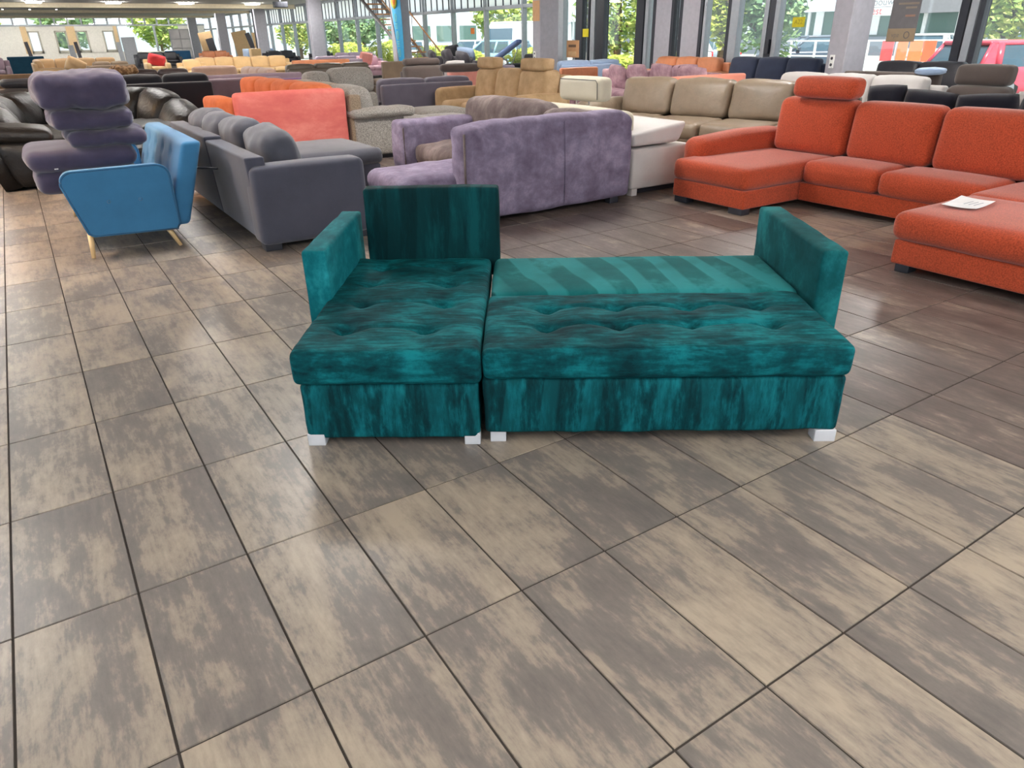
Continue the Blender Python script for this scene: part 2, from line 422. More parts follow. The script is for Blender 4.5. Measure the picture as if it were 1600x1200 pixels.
# clerestory posts
x = -8.0
while x < 12.6:
    fpart('mullion', (x-.06, x+.06, YF-.03, YF+.18, 2.74, ZC-.06), mframe)
    fpart('pane', (x+.06, x+.86, YF+.08, YF+.1, 2.74, ZC-.06), mglass); x += .92
segs = [(-8, 1.95, 'w'), (1.95, 2.75, 'g'), (2.75, 3.75, 'w'), (3.75, 4.6, 'g'), (4.6, 5.2, 'd'), (5.2, 6.05, 'g'), (6.05, 7.1, 'w'), (7.1, 7.95, 'g'), (7.95, 8.2, 'd'), (8.2, 11.0, 'p'), (11.0, 12.9, 'p'), (12.9, 15, 'w')]
for a, b_, kd in segs:
    if kd == 'w': fpart('panel', (a, b_, YF, YF+.16, zw0, zw1), mwhite)
    elif kd == 'd': fpart('timber_post', (a, b_, YF-.05, YF+.16, zw0, zw1), mwood)
    else:
        fpart('pane', (a, b_, YF+.08, YF+.1, zw0, zw1), mglass)
        if kd == 'g':
            for bx_ in ((a, a+.12, zw0, 2.3), (b_-.12, b_, zw0, 2.3), (a, b_, zw0, zw0+.2), (a, b_, 2.2, 2.3)):
                fpart('window_frame', (bx_[0], bx_[1], YF-.02, YF+.12, bx_[2], bx_[3]), mgreyf)
            fpart('panel', (a, b_, YF, YF+.16, 2.3, zw1), mwhite)
        else: fpart('mullion', (a-.08, a+.08, YF-.03, YF+.18, zw0, zw1), mframe)
fpart('timber_post', (1.55, 1.95, YF-.05, YF, zw0, zw1), mwood)
# columns
CX, CSP = 13.05, 9.79
cols = []
for k in range(-1, 7):
    y0 = CX*.667+CSP*k
    nm = ['column by the poster window, white socket near its foot', 'second column from the poster, beside the entrance', 'third column from the poster, behind the blue flag', 'fourth column from the poster, in front of louvred windows', 'fifth column from the poster, dark cable along its edge', 'sixth column from the poster, boards leaning behind it', 'farthest column near the end wall'][k] if k >= 0 else None
    if k < 0: continue
    c = T('column', 'painted grey '+nm, 'column', (CX+.325, y0+.19, 0), group='columns along the glazed facade')
    hard('shaft', (CX, CX+.65, y0, y0+.38, 0, ZC-.001), mcol, c, bev=.012)
    hard('skirting', (CX-.012, CX+.662, y0-.012, y0+.392, 0, .1), mdarkf, c)
    cols.append((c, y0))
    if k in (0, 1):
        so = hard('socket', (CX-.03, CX+.0, y0+.2, y0+.29, .77, 1.0), plain('socket_white', (240, 240, 236), .4), c)
        for dz in (-.055, .055):
            v, f = tube([(-.017, 0, dz), (-.012, 0, dz)], .027, 12); link('outlet', v, f, mdarkf, so)
    if k == 4:
        hard('cable_duct', (CX-.05, CX, y0+.3, y0+.42, .1, ZC-.01), mdarkf, c)
        hard('bracket', (CX-.02, CX+.67, y0-.03, y0, ZC-.07, ZC-.005), mdarkf, c)
    if k == 1: hard('notice', (CX-.012, CX, y0+.02, y0+.36, 1.78, 2.3), plain('wood_notice', (214, 166, 120), .7), c)

# ------------------------------------------------------------------ ceiling luminaires (the hall's own lamps, plus added hidden rows at the far end)
mlamp = bpy.data.materials.new('lamp_diffuser'); mlamp.use_nodes = True
_b = mlamp.node_tree.nodes['Principled BSDF']; _b.inputs['Emission Color'].default_value = (1.0, .97, .935, 1); _b.inputs['Emission Strength'].default_value = LAMP
_b.inputs['Base Color'].default_value = (.9, .9, .88, 1)
NAMES = {(2, 12): 'leftmost of the three lit ceiling panels at the far end', (3, 12): 'middle one of the three lit ceiling panels at the far end', (4, 12): 'rightmost of the three lit ceiling panels at the far end'}
for i in range(0, 6):
    for j in (0, 2, 4, 6, 8, 10, 12, 14, 16, 18):
        x, y = -5.0+3.42*i, -1.0+3.8*j
        y = {12: 44.4, 14: 48.6, 16: 57.8, 18: 68.6}.get(j, y)  # last three rows: unseen lamps added behind the beams to brighten the far wall
        if x > 14: continue
        lab = NAMES.get((i, j), 'unseen square ceiling light above the rows of sofas')
        l = T('ceiling_light', lab, 'ceiling light', (x, y, ZC-.03), group=None if (i, j) in NAMES else 'ceiling lights out of view')
        hard('frame', (x-.36, x+.36, y-.36, y+.36, ZC-.012, ZC-.001), mframe, l)
        hard('diffuser', (x-.32, x+.32, y-.32, y+.32, ZC-.075, ZC-.0125), mlamp, l, bev=0)
# small warm spots on the left of the hall
for k, (x, y) in enumerate(((-1.6, 7.5), (-1.6, 11.0), (-1.6, 14.5), (.6, 52.5), (1.9, 52.5), (3.2, 52.5))):
    l = T('spotlight', ['warm spotlight over the black leather sofa, nearest', 'warm spotlight over the black leather sofa, middle', 'warm spotlight over the black leather sofa, farthest', 'tiny ceiling spot at far left, leftmost', 'tiny ceiling spot at far left, second', 'tiny ceiling spot at far left, third'][k], 'spotlight', (x, y, ZC), rz=1e-7)
    v, f = tube([(0, 0, -.001), (0, 0, -.09)], [.05, .05], 14); link('can', v, f, plain('lamp_white', (235, 235, 232), .5), l)
    v, f = tube([(0, 0, -.0905), (0, 0, -.095)], [.04, .04], 14); link('bulb', v, f, mlamp, l)
    if k < 3:
        ld = bpy.data.lights.new('spot_lamp', 'SPOT'); lo = bpy.data.objects.new('spot_lamp', ld); COL.objects.link(lo); lo.parent = l; lo.location = (0, 0, -.12)
        ld.energy = 320; ld.color = (1.0, .58, .25); ld.spot_size = math.radians(95); ld.spot_blend = .8; ld.shadow_soft_size = .06
        lo.rotation_euler = Vector((1.0, -.15, -1.6)).to_track_quat('-Z', 'Y').to_euler()

# ------------------------------------------------------------------ hero: green velvet sofa bed
TE_D, TE_M, TE_L = (0, 40, 46), (0, 70, 76), (12, 112, 119)
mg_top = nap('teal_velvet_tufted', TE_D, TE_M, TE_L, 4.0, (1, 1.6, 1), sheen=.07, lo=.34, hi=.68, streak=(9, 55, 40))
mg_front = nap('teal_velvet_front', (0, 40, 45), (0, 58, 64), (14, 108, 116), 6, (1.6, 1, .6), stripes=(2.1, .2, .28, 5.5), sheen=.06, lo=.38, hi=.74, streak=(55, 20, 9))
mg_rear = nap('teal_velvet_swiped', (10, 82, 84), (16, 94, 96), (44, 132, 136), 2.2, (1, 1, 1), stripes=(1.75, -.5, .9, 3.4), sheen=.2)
mg_arm = nap('teal_velvet_arm', (0, 78, 86), (8, 100, 108), (34, 138, 144), 3.0, (1, 1, 1.4), sheen=.2, lo=.3, hi=.72, streak=(30, 12, 12))  # left arm: lighter copy, nap and light both in the colour
mg_arm2 = nap('teal_velvet_arm_nap_shade', (0, 56, 60), (8, 78, 82), (28, 116, 120), 2.4, (1, 1, 1), sheen=.2)  # right arm: darker copy, nap and shade both put into the colour
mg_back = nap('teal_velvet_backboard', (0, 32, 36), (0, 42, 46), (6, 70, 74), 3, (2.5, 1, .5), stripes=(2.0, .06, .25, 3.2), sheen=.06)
mchrome = plain('silver_plastic_foot', (205, 208, 214), .35, .2)
G = T('sofa_bed', 'teal green velvet corner sofa bed folded flat, tufted, on silver block feet', 'sofa bed', (.598, 2.390, 0), math.radians(-33.62))
def tufted(cx, cy, tufts, rows, depth=.045, colw=.028):
    """tufts in part-local xy: button dimples, creases along the rows and down the columns"""
    def fn(v, u):
        if u[2] < .3: return v
        dz = 0; x, y = v.x+cx, v.y+cy
        wgt = max(0, (u[2]-.3)/.7)
        for tx, ty in tufts:
            d2 = (x-tx)**2+(y-ty)**2
            dz -= depth*math.exp(-d2/(.026**2)) + .014*math.exp(-d2/(.08**2))
            if abs(y-ty) < .14: dz -= .005*math.exp(-((x-tx)/.012)**2)*(1-abs(y-ty)/.14)
        for ry, xa, xb in rows:
            e = 1.0 if xa < x < xb else math.exp(-(min(abs(x-xa), abs(x-xb))/.05)**2)
            # crease sags between buttons
            k = min(abs(x-t[0]) for t in tufts)
            yy = ry + .014*min(1, k/.12)
            dz -= .015*e*math.exp(-((y-yy)/.013)**2)
        dz += .006*noise.noise(Vector((x*9, y*9, 3)))
        return Vector((v.x, v.y, v.z+dz*wgt))
    return fn
# chaise
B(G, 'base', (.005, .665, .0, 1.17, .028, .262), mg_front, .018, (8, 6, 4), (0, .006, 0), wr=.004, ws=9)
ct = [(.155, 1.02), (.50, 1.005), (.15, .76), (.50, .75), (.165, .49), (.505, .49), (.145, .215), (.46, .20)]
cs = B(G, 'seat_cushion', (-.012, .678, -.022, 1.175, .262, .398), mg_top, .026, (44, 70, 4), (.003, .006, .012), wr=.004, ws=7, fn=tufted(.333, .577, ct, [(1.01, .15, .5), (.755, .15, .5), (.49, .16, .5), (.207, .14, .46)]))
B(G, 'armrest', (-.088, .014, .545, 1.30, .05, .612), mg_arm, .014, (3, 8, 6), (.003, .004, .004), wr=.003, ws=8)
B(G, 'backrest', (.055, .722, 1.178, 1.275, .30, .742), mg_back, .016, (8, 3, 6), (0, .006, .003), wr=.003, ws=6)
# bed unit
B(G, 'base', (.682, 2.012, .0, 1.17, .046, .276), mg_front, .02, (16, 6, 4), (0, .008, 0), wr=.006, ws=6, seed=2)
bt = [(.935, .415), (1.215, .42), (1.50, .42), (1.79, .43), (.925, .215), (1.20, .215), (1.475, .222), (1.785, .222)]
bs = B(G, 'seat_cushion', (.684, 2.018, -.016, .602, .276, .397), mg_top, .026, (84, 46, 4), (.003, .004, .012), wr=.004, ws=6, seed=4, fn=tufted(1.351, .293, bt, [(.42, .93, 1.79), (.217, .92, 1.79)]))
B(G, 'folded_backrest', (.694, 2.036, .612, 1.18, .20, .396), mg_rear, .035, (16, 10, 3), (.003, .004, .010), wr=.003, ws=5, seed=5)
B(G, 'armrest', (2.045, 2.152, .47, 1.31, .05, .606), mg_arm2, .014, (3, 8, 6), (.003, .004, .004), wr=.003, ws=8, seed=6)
for (x0, x1, y0) in ((.006, .072, .0), (.606, .666, .0), (.704, .764, .02), (1.932, 2.012, .0), (.02, .08, 1.08), (.6, .66, 1.08), (1.93, 2.0, 1.08)):
    B(G, 'foot', (x0, x1, y0, y0+.06, 0, .05), mchrome, .003, (1, 1, 1))

# ------------------------------------------------------------------ sky blue sofa with cushions stacked on it
msky = fabric('sky_blue_wool', (60, 122, 166), .10, 4, 500, .3, mottle=.25)
mpipe = fabric('sky_blue_piping', (50, 104, 144), .05, 4)
mbeech = plain('beech_leg', (222, 190, 140), .45)
t = T('sofa', 'sky blue two-seat sofa with buttoned back and splayed pale wooden legs', 'sofa', (.5, 6.6, 0))
def panelshape(x0, x1, z0, z1, rtop, y0, y1, slope=.0):
    """arm side panel: rounded top corners, tapering to the foot; slab between y0 and y1"""
    out = []
    for k in range(9):
        a = PI/2+PI/2*(1-k/8); out.append((x0+rtop+rtop*math.cos(a), z1-rtop+rtop*math.sin(a)))
    for k in range(9):
        a = PI/2*(1-k/8); out.append((x1-rtop+rtop*math.cos(a), z1-rtop+rtop*math.sin(a)))
    out += [(x1-.0, z0+.03), (x1-.02, z0), (x0+.12, z0-.0+slope), (x0+.09, z0+.02+slope)]
    n = len(out); vs = []; fs = []
    for s_, ins in ((y0, .0), (y0-.006, .012), ):
        pass
    rings = [(y0+.012, 0), (y0, .010), (y1, .010), (y1-.012, 0)]
    cx, cz = (x0+x1)/2, (z0+z1)/2
    seq = [(y0, .012), (y0+.012, 0), (y1-.012, 0), (y1, .012)]
    for yy, ins in seq:
        for (px, pz) in out:
            d = Vector((cx-px, cz-pz)); d.normalize(); vs.append(Vector((px+d.x*ins, yy, pz+d.y*ins)))
    for r_ in range(3):
        for k in range(n): fs.append((r_*n+k, r_*n+(k+1) % n, (r_+1)*n+(k+1) % n, (r_+1)*n+k))
    fs.append(tuple(range(n-1, -1, -1))); fs.append(tuple(3*n+k for k in range(n)))
    return vs, fs, out
for yy, nm in ((5.84, 'armrest'), (7.42, 'armrest')):
    vs, fs, out = panelshape(.10, .80, .135, .605, .085, yy, yy+.13, .02)
    ap = link(nm, [v-Vector(t.location) for v in vs], fs, msky, t, smooth=False)
    v, f = tube([(p[0]-t.location.x, yy-t.location.y+.006, p[1]) for p in out]+[(out[0][0]-t.location.x, yy-t.location.y+.006, out[0][1])], .008, 6); link('piping', v, f, mpipe, ap)
    if yy < 6:
        for bx_, bz_ in ((.366, .384), (.571, .378)):
            v, f = tube([(bx_-t.location.x, yy-t.location.y+.002, bz_), (bx_-t.location.x, yy-t.location.y-.010, bz_)], [.014, .008], 10); link('button', v, f, msky, ap)
B(t, 'seat', (.20, .84, 5.97, 7.42, .24, .40), msky, .05, (4, 6, 3), (.01, 0, .02))
def btn(v, u):
    if u[0] > -.2: return v
    for yy in (-.5, -.17, .17, .5):
        for zz in (.05, .19):
            d2 = (v.y-yy)**2+(v.z-zz)**2; v = Vector((v.x+.022*math.exp(-d2/.0012), v.y, v.z))
    return v
B(t, 'backrest', (.735, .875, 5.86, 7.60, .15, .74), msky, .03, (4, 44, 16), (.008, 0, .004), lean=(.33, 0), fn=btn)
for (x0_, y0_), (x1_, y1_) in zip(((.20, 5.90), (.70, 5.90), (.20, 7.45), (.70, 7.45)), ((.178, 5.85), (.775, 5.86), (.178, 7.52), (.775, 7.52))):
    v, f = tube([(x0_-.5, y0_-6.6, .17), (x1_-.5, y1_-6.6, 0)], [.021, .013], 12); link('leg', v, f, mbeech, t)
v, f = tube([(.98-.5, 6.32-6.6, .50), (1.19-.5, 6.10-6.6, .497)], .009, 8); link('support_bar', v, f, mdarkf, t)
mplum = fabric('plum_grey_fabric', (74, 68, 90), .14, 5, 420, .3, mottle=.2)
STK = [((-.03, .66, 6.22, 6.95, .405, .565), 'lowest plum seat block on the blue sofa', .06, .015), ((-.06, .66, 6.18, 6.95, .567, .715), 'second plum seat block from below, small white tag on its edge', .07, .015)]
for k, (bx_, lab, r_, p_) in enumerate(STK):
    o = B(None, 'seat_cushion', bx_, mplum, r_, (8, 6, 4), (.012, .012, p_), wr=.01, ws=5, seed=k); tag(o, lab, 'cushion', 'plum cushions stacked on the blue sofa')
    if k == 1: B(o, 'tag', (-.20, -.175, -.392, -.388, -.052, -.045), plain('tag_white', (240, 240, 240), .6), .001, (1, 1, 1))
STK2 = [((.24, .76, 6.20, 6.86, .716, .822), 'third plum cushion from below, sliding right', .048, .008, 11), ((.16, .70, 6.20, 6.84, .832, .965), 'second plum cushion from the top of the stack', .055, .008, 12), ((.11, .70, 6.18, 6.84, .975, 1.215), 'topmost plum cushion, fat and creased', .075, .004, 13)]
for bx_, lab, r_, p_, sd_ in STK2:
    o = B(None, 'cushion', bx_, mplum, r_, (26, 20, 10), (.012, .012, p_), wr=.022, ws=6.5, seed=sd_); tag(o, lab, 'cushion', 'plum cushions stacked on the blue sofa')

# ------------------------------------------------------------------ dark grey sofa (back and arm towards us)
mdg = fabric('slate_grey_weave', (76, 78, 92), .10, 4, 520, .25, mottle=.3)
mdgc = fabric('slate_cushion', (82, 84, 94), .12, 5, 520, .25, mottle=.25)
t = T('sofa', 'slate grey corner sofa with loose back cushions, its back to the aisle', 'sofa', (1.9, 6.6, 0))
B(t, 'armrest', (1.235, 2.08, 5.235, 5.47, .045, .602), mdg, .05, (8, 4, 6), (.005, .008, .008), lean=(0, 0))
B(t, 'back_panel', (1.26, 1.40, 5.30, 6.545, .06, .665), mdg, .016, (3, 6, 6), (.003, 0, .003), lean=(-.07, 0))
B(t, 'back_panel', (1.26, 1.40, 6.55, 8.12, .06, .69), mdg, .016, (3, 6, 6), (.003, 0, .003), lean=(-.07, 0))
B(t, 'base', (1.36, 2.02, 5.47, 8.10, .06, .28), mdg, .02, (4, 8, 3))
for k, (a, b_) in enumerate(((5.48, 6.15), (6.16, 6.86))):
    B(t, 'seat_cushion', (1.42, 2.06, a, b_, .28, .43), mdgc, .06, (6, 6, 3), (.008, .006, .03), wr=.008, ws=5, seed=k)
B(t, 'chaise_base', (1.42, 2.92, 6.92, 7.94, .06, .27), mdg, .02, (6, 4, 3))
B(t, 'chaise_cushion', (1.42, 2.95, 6.89, 7.95, .27, .42), mdgc, .06, (10, 8, 3), (.006, .006, .035), wr=.010, ws=6, seed=5)
B(t, 'armrest', (1.38, 2.10, 7.96, 8.16, .06, .60), mdg, .06, (6, 3, 5), (.004, .004, .008))
for k, (yy, x_, z_, w_, tl) in enumerate(((5.84, 1.57, .43, .66, -.24), (6.50, 1.53, .43, .60, -.20), (7.04, 1.50, .45, .44, -.14), (7.52, 1.50, .43, .50, -.20))):
    cb = B(t, 'back_cushion', (x_-.12, x_+.12, yy-w_/2, yy+w_/2, z_, z_+.36+.02*(k % 2)), mdgc, .075, (6, 10, 8), (.05, .012, .03), wr=.014, ws=6, seed=k+20, rot=(.03*(-1)**k, tl, .06*k-.05))
    hw_ = w_/2-.02; v, f = tube([(.03, -hw_, -.14), (.03, -hw_, .14), (.03, -hw_+.06, .185), (.03, hw_-.06, .185), (.03, hw_, .14)], .006, 6); link('piping', v, f, mdg, cb)
for x0_, y0_ in ((1.26, 5.27), (1.95, 5.27), (1.40, 8.0), (2.8, 6.95), (2.8, 7.8)):
    B(t, 'foot', (x0_, x0_+.12, y0_, y0_+.12, 0, .06), mdarkf, .004, (1, 1, 1))
mpaper = plain('paper_white', (240, 240, 242), .8)
def sheet(label, pts, nm='paper_sheet'):
    v = [Vector(p) for p in pts]; c = sum(v, Vector())/4
    n = 6; vs = []; fs = []
    for i in range(n+1):
        for j in range(n+1):
            a, b_ = i/n, j/n
            p = v[0]*(1-a)*(1-b_)+v[1]*a*(1-b_)+v[2]*a*b_+v[3]*(1-a)*b_
            vs.append(p-c+Vector((0, 0, .006*((2*a-1)**2)*((2*b_-1)**2))))
    vs2 = [p-Vector((0, 0, .0008)) for p in vs]
    for i in range(n):
        for j in range(n):
            q = (i*(n+1)+j, (i+1)*(n+1)+j, (i+1)*(n+1)+j+1, i*(n+1)+j+1); fs.append(q); fs.append(tuple(x_+len(vs) for x_ in reversed(q)))
    o = link(nm, vs+vs2, fs, mpaper, None, c); tag(o, label, 'paper'); return o
sheet('white paper sheet lying on the slate grey seat', [(1.62, 5.95, .468), (1.86, 5.90, .468), (1.90, 6.10, .468), (1.66, 6.15, .468)])

# ------------------------------------------------------------------ coral corner sofa behind it
mcoral = nap('coral_suede_back', (196, 96, 92), (208, 112, 104), (222, 138, 126), 1.3, (.8, 1, 1.6), sheen=.3)
morg = nap('orange_suede', (184, 96, 58), (200, 110, 70), (214, 128, 88), 2.0, (1, 1, 1), sheen=.3)
t = T('sofa', 'coral and orange suede corner sofa with high plain back towards us', 'sofa', (3.0, 10.5, 0))
B(t, 'back_panel', (2.06, 3.38, 8.92, 9.08, .08, .865), mcoral, .05, (10, 3, 8), (0, .012, .006), lean=(0, -.03), wr=.006, ws=3)
B(t, 'back_panel', (1.90, 2.16, 9.12, 9.9, .06, .80), morg, .06, (4, 6, 5), (.01, 0, .01))
for k in range(4):
    B(t, 'back_cushion', (2.98, 3.34, 9.12+.83*k, 9.93+.83*k, .40, .90-.005*k), morg, .09, (4, 6, 5), (.02, .01, .02), seed=k)
B(t, 'base', (1.62, 3.36, 9.1, 10.0, .08, .28), morg, .03); B(t, 'base', (2.2, 3.36, 10.0, 12.5, .08, .28), morg, .03)
B(t, 'seat_cushion', (1.60, 3.0, 9.12, 10.1, .28, .43), morg, .06, puff=(.01, .01, .02)); B(t, 'seat_cushion', (2.2, 3.0, 10.1, 12.5, .28, .43), morg, .06, puff=(.01, .01, .02))
B(t, 'back_frame', (3.30, 3.40, 9.1, 12.5, .08, .70), morg, .02)
for x0_, y0_ in ((2.1, 8.95), (3.25, 8.95), (1.7, 9.85), (2.3, 12.35), (3.25, 12.35)): B(t, 'foot', (x0_, x0_+.08, y0_, y0_+.08, 0, .08), mdarkf, .004, (1, 1, 1))

# ------------------------------------------------------------------ grey tweed reclining corner sofa
mtw = fabric('grey_tweed', (166, 161, 155), .06, 3, 110, .15, mottle=1.5)
mtw2 = fabric('brown_tweed', (150, 132, 112), .06, 3, 110, .15, mottle=1.2)
t = T('sofa', 'grey tweed reclining corner sofa with padded arm and segmented headrest', 'sofa', (4.2, 10.0, 0))
B(t, 'side_panel', (3.46, 4.14, 8.90, 9.10, .05, .52), mtw, .03, (5, 3, 4), (0, .006, 0))
B(t, 'armrest', (3.42, 4.28, 8.84, 9.16, .50, .615), mtw, .055, (10, 5, 3), (.02, .01, .012), wr=.012, ws=7)
B(t, 'back_frame', (3.42, 3.58, 8.92, 11.6, .05, .78), mtw2, .03, (3, 8, 4))
for k in range(3):
    B(t, 'back_cushion', (3.52, 3.84, 9.0+.84*k, 9.82+.84*k, .36, .86), mtw2 if k else mtw, .10, (5, 6, 6), (.03, .01, .02), lean=(-.18, 0), seed=k)
B(t, 'seat_cushion', (3.74, 4.72, 9.10, 10.05, .24, .43), mtw, .07, (6, 5, 3), (.02, .01, .03)); B(t, 'seat_cushion', (3.74, 4.72, 10.06, 11.0, .24, .43), mtw, .07, (6, 5, 3), (.02, .01, .03))
B(t, 'base', (3.5, 4.66, 8.98, 11.6, .05, .25), mtw, .03)
B(t, 'backrest', (4.02, 4.72, 11.02, 11.28, .36, .66), mtw, .06, (6, 4, 4), (.01, .03, .01), lean=(0, .10)); B(t, 'headrest', (4.00, 4.70, 11.06, 11.34, .66, 1.0), mtw, .09, (6, 4, 4), (.01, .03, .02), lean=(0, .08))
B(t, 'backrest', (3.62, 4.0, 11.02, 11.28, .36, .96), mtw, .08, (6, 4, 4), (.01, .03, .02), lean=(0, .10))
B(t, 'footrest', (4.95, 5.75, 9.9, 10.75, .25, .43), mtw, .07, (6, 5, 3), (.01, .01, .03)); B(t, 'footrest_base', (5.0, 5.7, 9.95, 10.7, .05, .26), mtw, .03)
B(t, 'seat_cushion', (4.74, 5.4, 8.98, 9.88, .22, .40), mtw, .07, (6, 5, 3), (.01, .01, .03)); B(t, 'base', (4.72, 5.36, 9.0, 9.9, .05, .24), mtw, .03)
B(t, 'plinth', (3.5, 4.6, 8.95, 11.5, 0, .06), mdarkf, .004, (1, 1, 1))

# ------------------------------------------------------------------ taupe-purple velvet corner sofa
mpu = nap('mauve_suede', (100, 90, 110), (122, 112, 134), (156, 147, 170), 4.5, (1, 1, 1.1), sheen=.45, lo=.34, hi=.70)
mpub = nap('taupe_suede', (82, 72, 72), (104, 93, 92), (136, 124, 122), 2.4, (1, 1.4, 1), sheen=.4)
t = T('sofa', 'mauve suede corner sofa, tall side panel facing us, brown seat cushions', 'sofa', (3.7, 6.0, 0))
def purp(v, u):
    # top edge dips to the left and rounds over at the right end
    if u[2] > 0:
        k = u[2]; v = Vector((v.x, v.y, v.z-.045*k*max(0, (-u[0]-.55)/.45)**1.5-.075*k*max(0, (u[0]-.80)/.2)**2))
    return v
sp = B(t, 'side_panel', (2.80, 4.54, 4.985, 5.22, .055, .80), mpu, .05, (24, 4, 12), (.01, .018, .012), wr=.012, ws=4, seed=31, fn=purp)
hard_y = 4.975
v, f = tube([(3.77-3.67, -.134, -.36), (3.77-3.67, -.138, .0), (3.765-3.67, -.130, .335)], .004, 6); link('seam', v, f, mpu, sp)
v, f = tube([(-.862, -.112, -.36), (-.866, -.115, 0), (-.862, -.112, .30)], .009, 6); link('piping', v, f, mpub, sp)
B(t, 'chaise_cushion', (2.30, 4.1, 5.12, 5.86, .22, .415), mpu, .09, (14, 8, 4), (.02, .02, .035), wr=.016, ws=4, seed=32)
B(t, 'chaise_base', (2.36, 4.2, 5.20, 5.8, .06, .24), mpub, .03)
B(t, 'back_frame', (4.34, 4.54, 5.2, 7.45, .06, .72), mpub, .04, (3, 8, 5), (.005, 0, .01))
B(t, 'back_cushion', (4.06, 4.36, 5.86, 7.28, .38, .82), mpub, .09, (6, 14, 8), (.03, .01, .02), lean=(.12, 0), wr=.016, ws=4, seed=33)
B(t, 'back_cushion', (4.06, 4.36, 5.22, 5.84, .38, .775), mpub, .09, (6, 8, 8), (.03, .01, .02), lean=(.12, 0), wr=.016, ws=4, seed=34)
B(t, 'seat_cushion', (3.32, 4.14, 5.88, 7.0, .22, .42), mpub, .08, (8, 10, 4), (.02, .01, .035), wr=.018, ws=4.5, seed=35)
B(t, 'base', (3.36, 4.4, 5.8, 7.2, .06, .24), mpub, .03)
ar = B(t, 'armrest', (3.22, 4.36, 7.02, 7.30, .05, .635), mpu, .05, (10, 4, 6), (.012, .012, .012), wr=.014, ws=4, seed=36)
v, f = tube([(-.545, -.135, -.28), (-.55, -.135, .22), (-.52, -.12, .275), (-.52, .12, .275)], .008, 6); link('piping', v, f, mpub, ar)
for x0_, y0_ in ((4.34, 5.03), (2.9, 5.06), (3.3, 7.05), (4.3, 7.2), (2.4, 5.65)): B(t, 'foot', (x0_, x0_+.1, y0_, y0_+.08, 0, .065), mdarkf, .004, (1, 1, 1))

# ------------------------------------------------------------------ cream sofa with post headrest
mcr = fabric('cream_cloth', (196, 190, 172), .05, 3, 420, .15, mottle=.25)
mwt = fabric('off_white_cloth', (204, 200, 198), .06, 3, 420, .15, mottle=.2)
t = T('sofa', 'off-white sofa with headrest on chrome pins, behind the mauve sofa', 'sofa', (5.1, 5.9, 0))
B(t, 'body', (4.70, 5.47, 5.15, 7.3, .06, .43), mwt, .025, (5, 8, 4), (.004, .006, .003))
def wedge(v, u):
    return Vector((v.x+.05*u[2]*max(0, u[0]), v.y, v.z+.035*u[0]*u[2]*.5+.02*u[0]))
B(t, 'seat_cushion', (4.70, 5.34, 5.15, 7.2, .455, .605), mwt, .035, (8, 8, 4), (.01, .006, .008), fn=wedge)
B(t, 'backrest', (4.60, 4.86, 5.3, 6.95, .40, .75), mcr, .07, (5, 8, 5), (.01, .01, .02))
hr = B(t, 'headrest', (4.80, 4.98, 5.82, 6.44, .80, 1.02), mcr, .05, (4, 8, 5), (.02, .01, .01), rot=(0, 0, .1))
for dy in (-.08, .10):
    v, f = tube([(-.02, dy, -.2), (-.02, dy, -.06)], .008, 8); link('pin', v, f, plain('chrome', (220, 220, 225), .15, 1), hr)
v, f = tube([(-.10, -.275, -.09), (-.105, -.275, .06), (-.103, -.25, .088), (-.105, .26, .092)], .004, 6); link('piping', v, f, mdarkf, hr)
for x0_, y0_ in ((4.72, 5.16), (5.38, 5.2), (4.72, 7.1), (5.38, 7.1)): B(t, 'foot', (x0_, x0_+.07, y0_, y0_+.07, 0, .065), mwt, .004, (1, 1, 1))
B(t, 'plinth', (4.82, 5.42, 5.24, 7.2, .0, .06), mdarkf, .004, (1, 1, 1))

# ------------------------------------------------------------------ tan three-seat recliner
mtan = nap('tan_suede', (150, 124, 92), (168, 140, 106), (184, 156, 122), 2.4, (1, 1, 1), sheen=.35)
t = T('sofa', 'tan suede three-seat recliner with two raised headrests', 'sofa', (6.6, 10.0, 0))
for k, (a, b_) in enumerate(((10.80, 11.42), (10.12, 10.78), (9.36, 10.10))):
    B(t, 'backrest', (6.62, 6.92, a, b_, .40, .93), mtan, .08, (5, 7, 7), (.03, .004, .01), lean=(.20, 0), wr=.006, seed=k)
    B(t, 'seat_cushion', (6.0, 6.72, a, b_, .26, .45), mtan, .07, (5, 6, 3), (.02, .004, .02), seed=k)
for a, b_ in ((10.86, 11.38), (9.42, 10.06)): B(t, 'headrest', (6.70, 6.92, a, b_, .925, 1.09), mtan, .04, (4, 7, 4), (.008, .006, .008), lean=(.1, 0))
B(t, 'armrest', (6.02, 6.95, 11.44, 11.70, .06, .63), mtan, .09, (7, 4, 5), (.02, .01, .015)); B(t, 'armrest', (6.02, 6.95, 9.08, 9.34, .06, .62), mtan, .09, (7, 4, 5), (.02, .01, .015))
B(t, 'base', (6.06, 7.0, 9.2, 11.6, .07, .28), mtan, .03); B(t, 'back_shell', (6.90, 7.08, 9.3, 11.5, .08, .86), mtan, .05, lean=(.16, 0))
for x0_, y0_ in ((6.1, 9.2), (6.1, 11.5), (6.9, 9.2), (6.9, 11.5)): B(t, 'foot', (x0_, x0_+.07, y0_, y0_+.07, 0, .07), mdarkf, .004, (1, 1, 1))

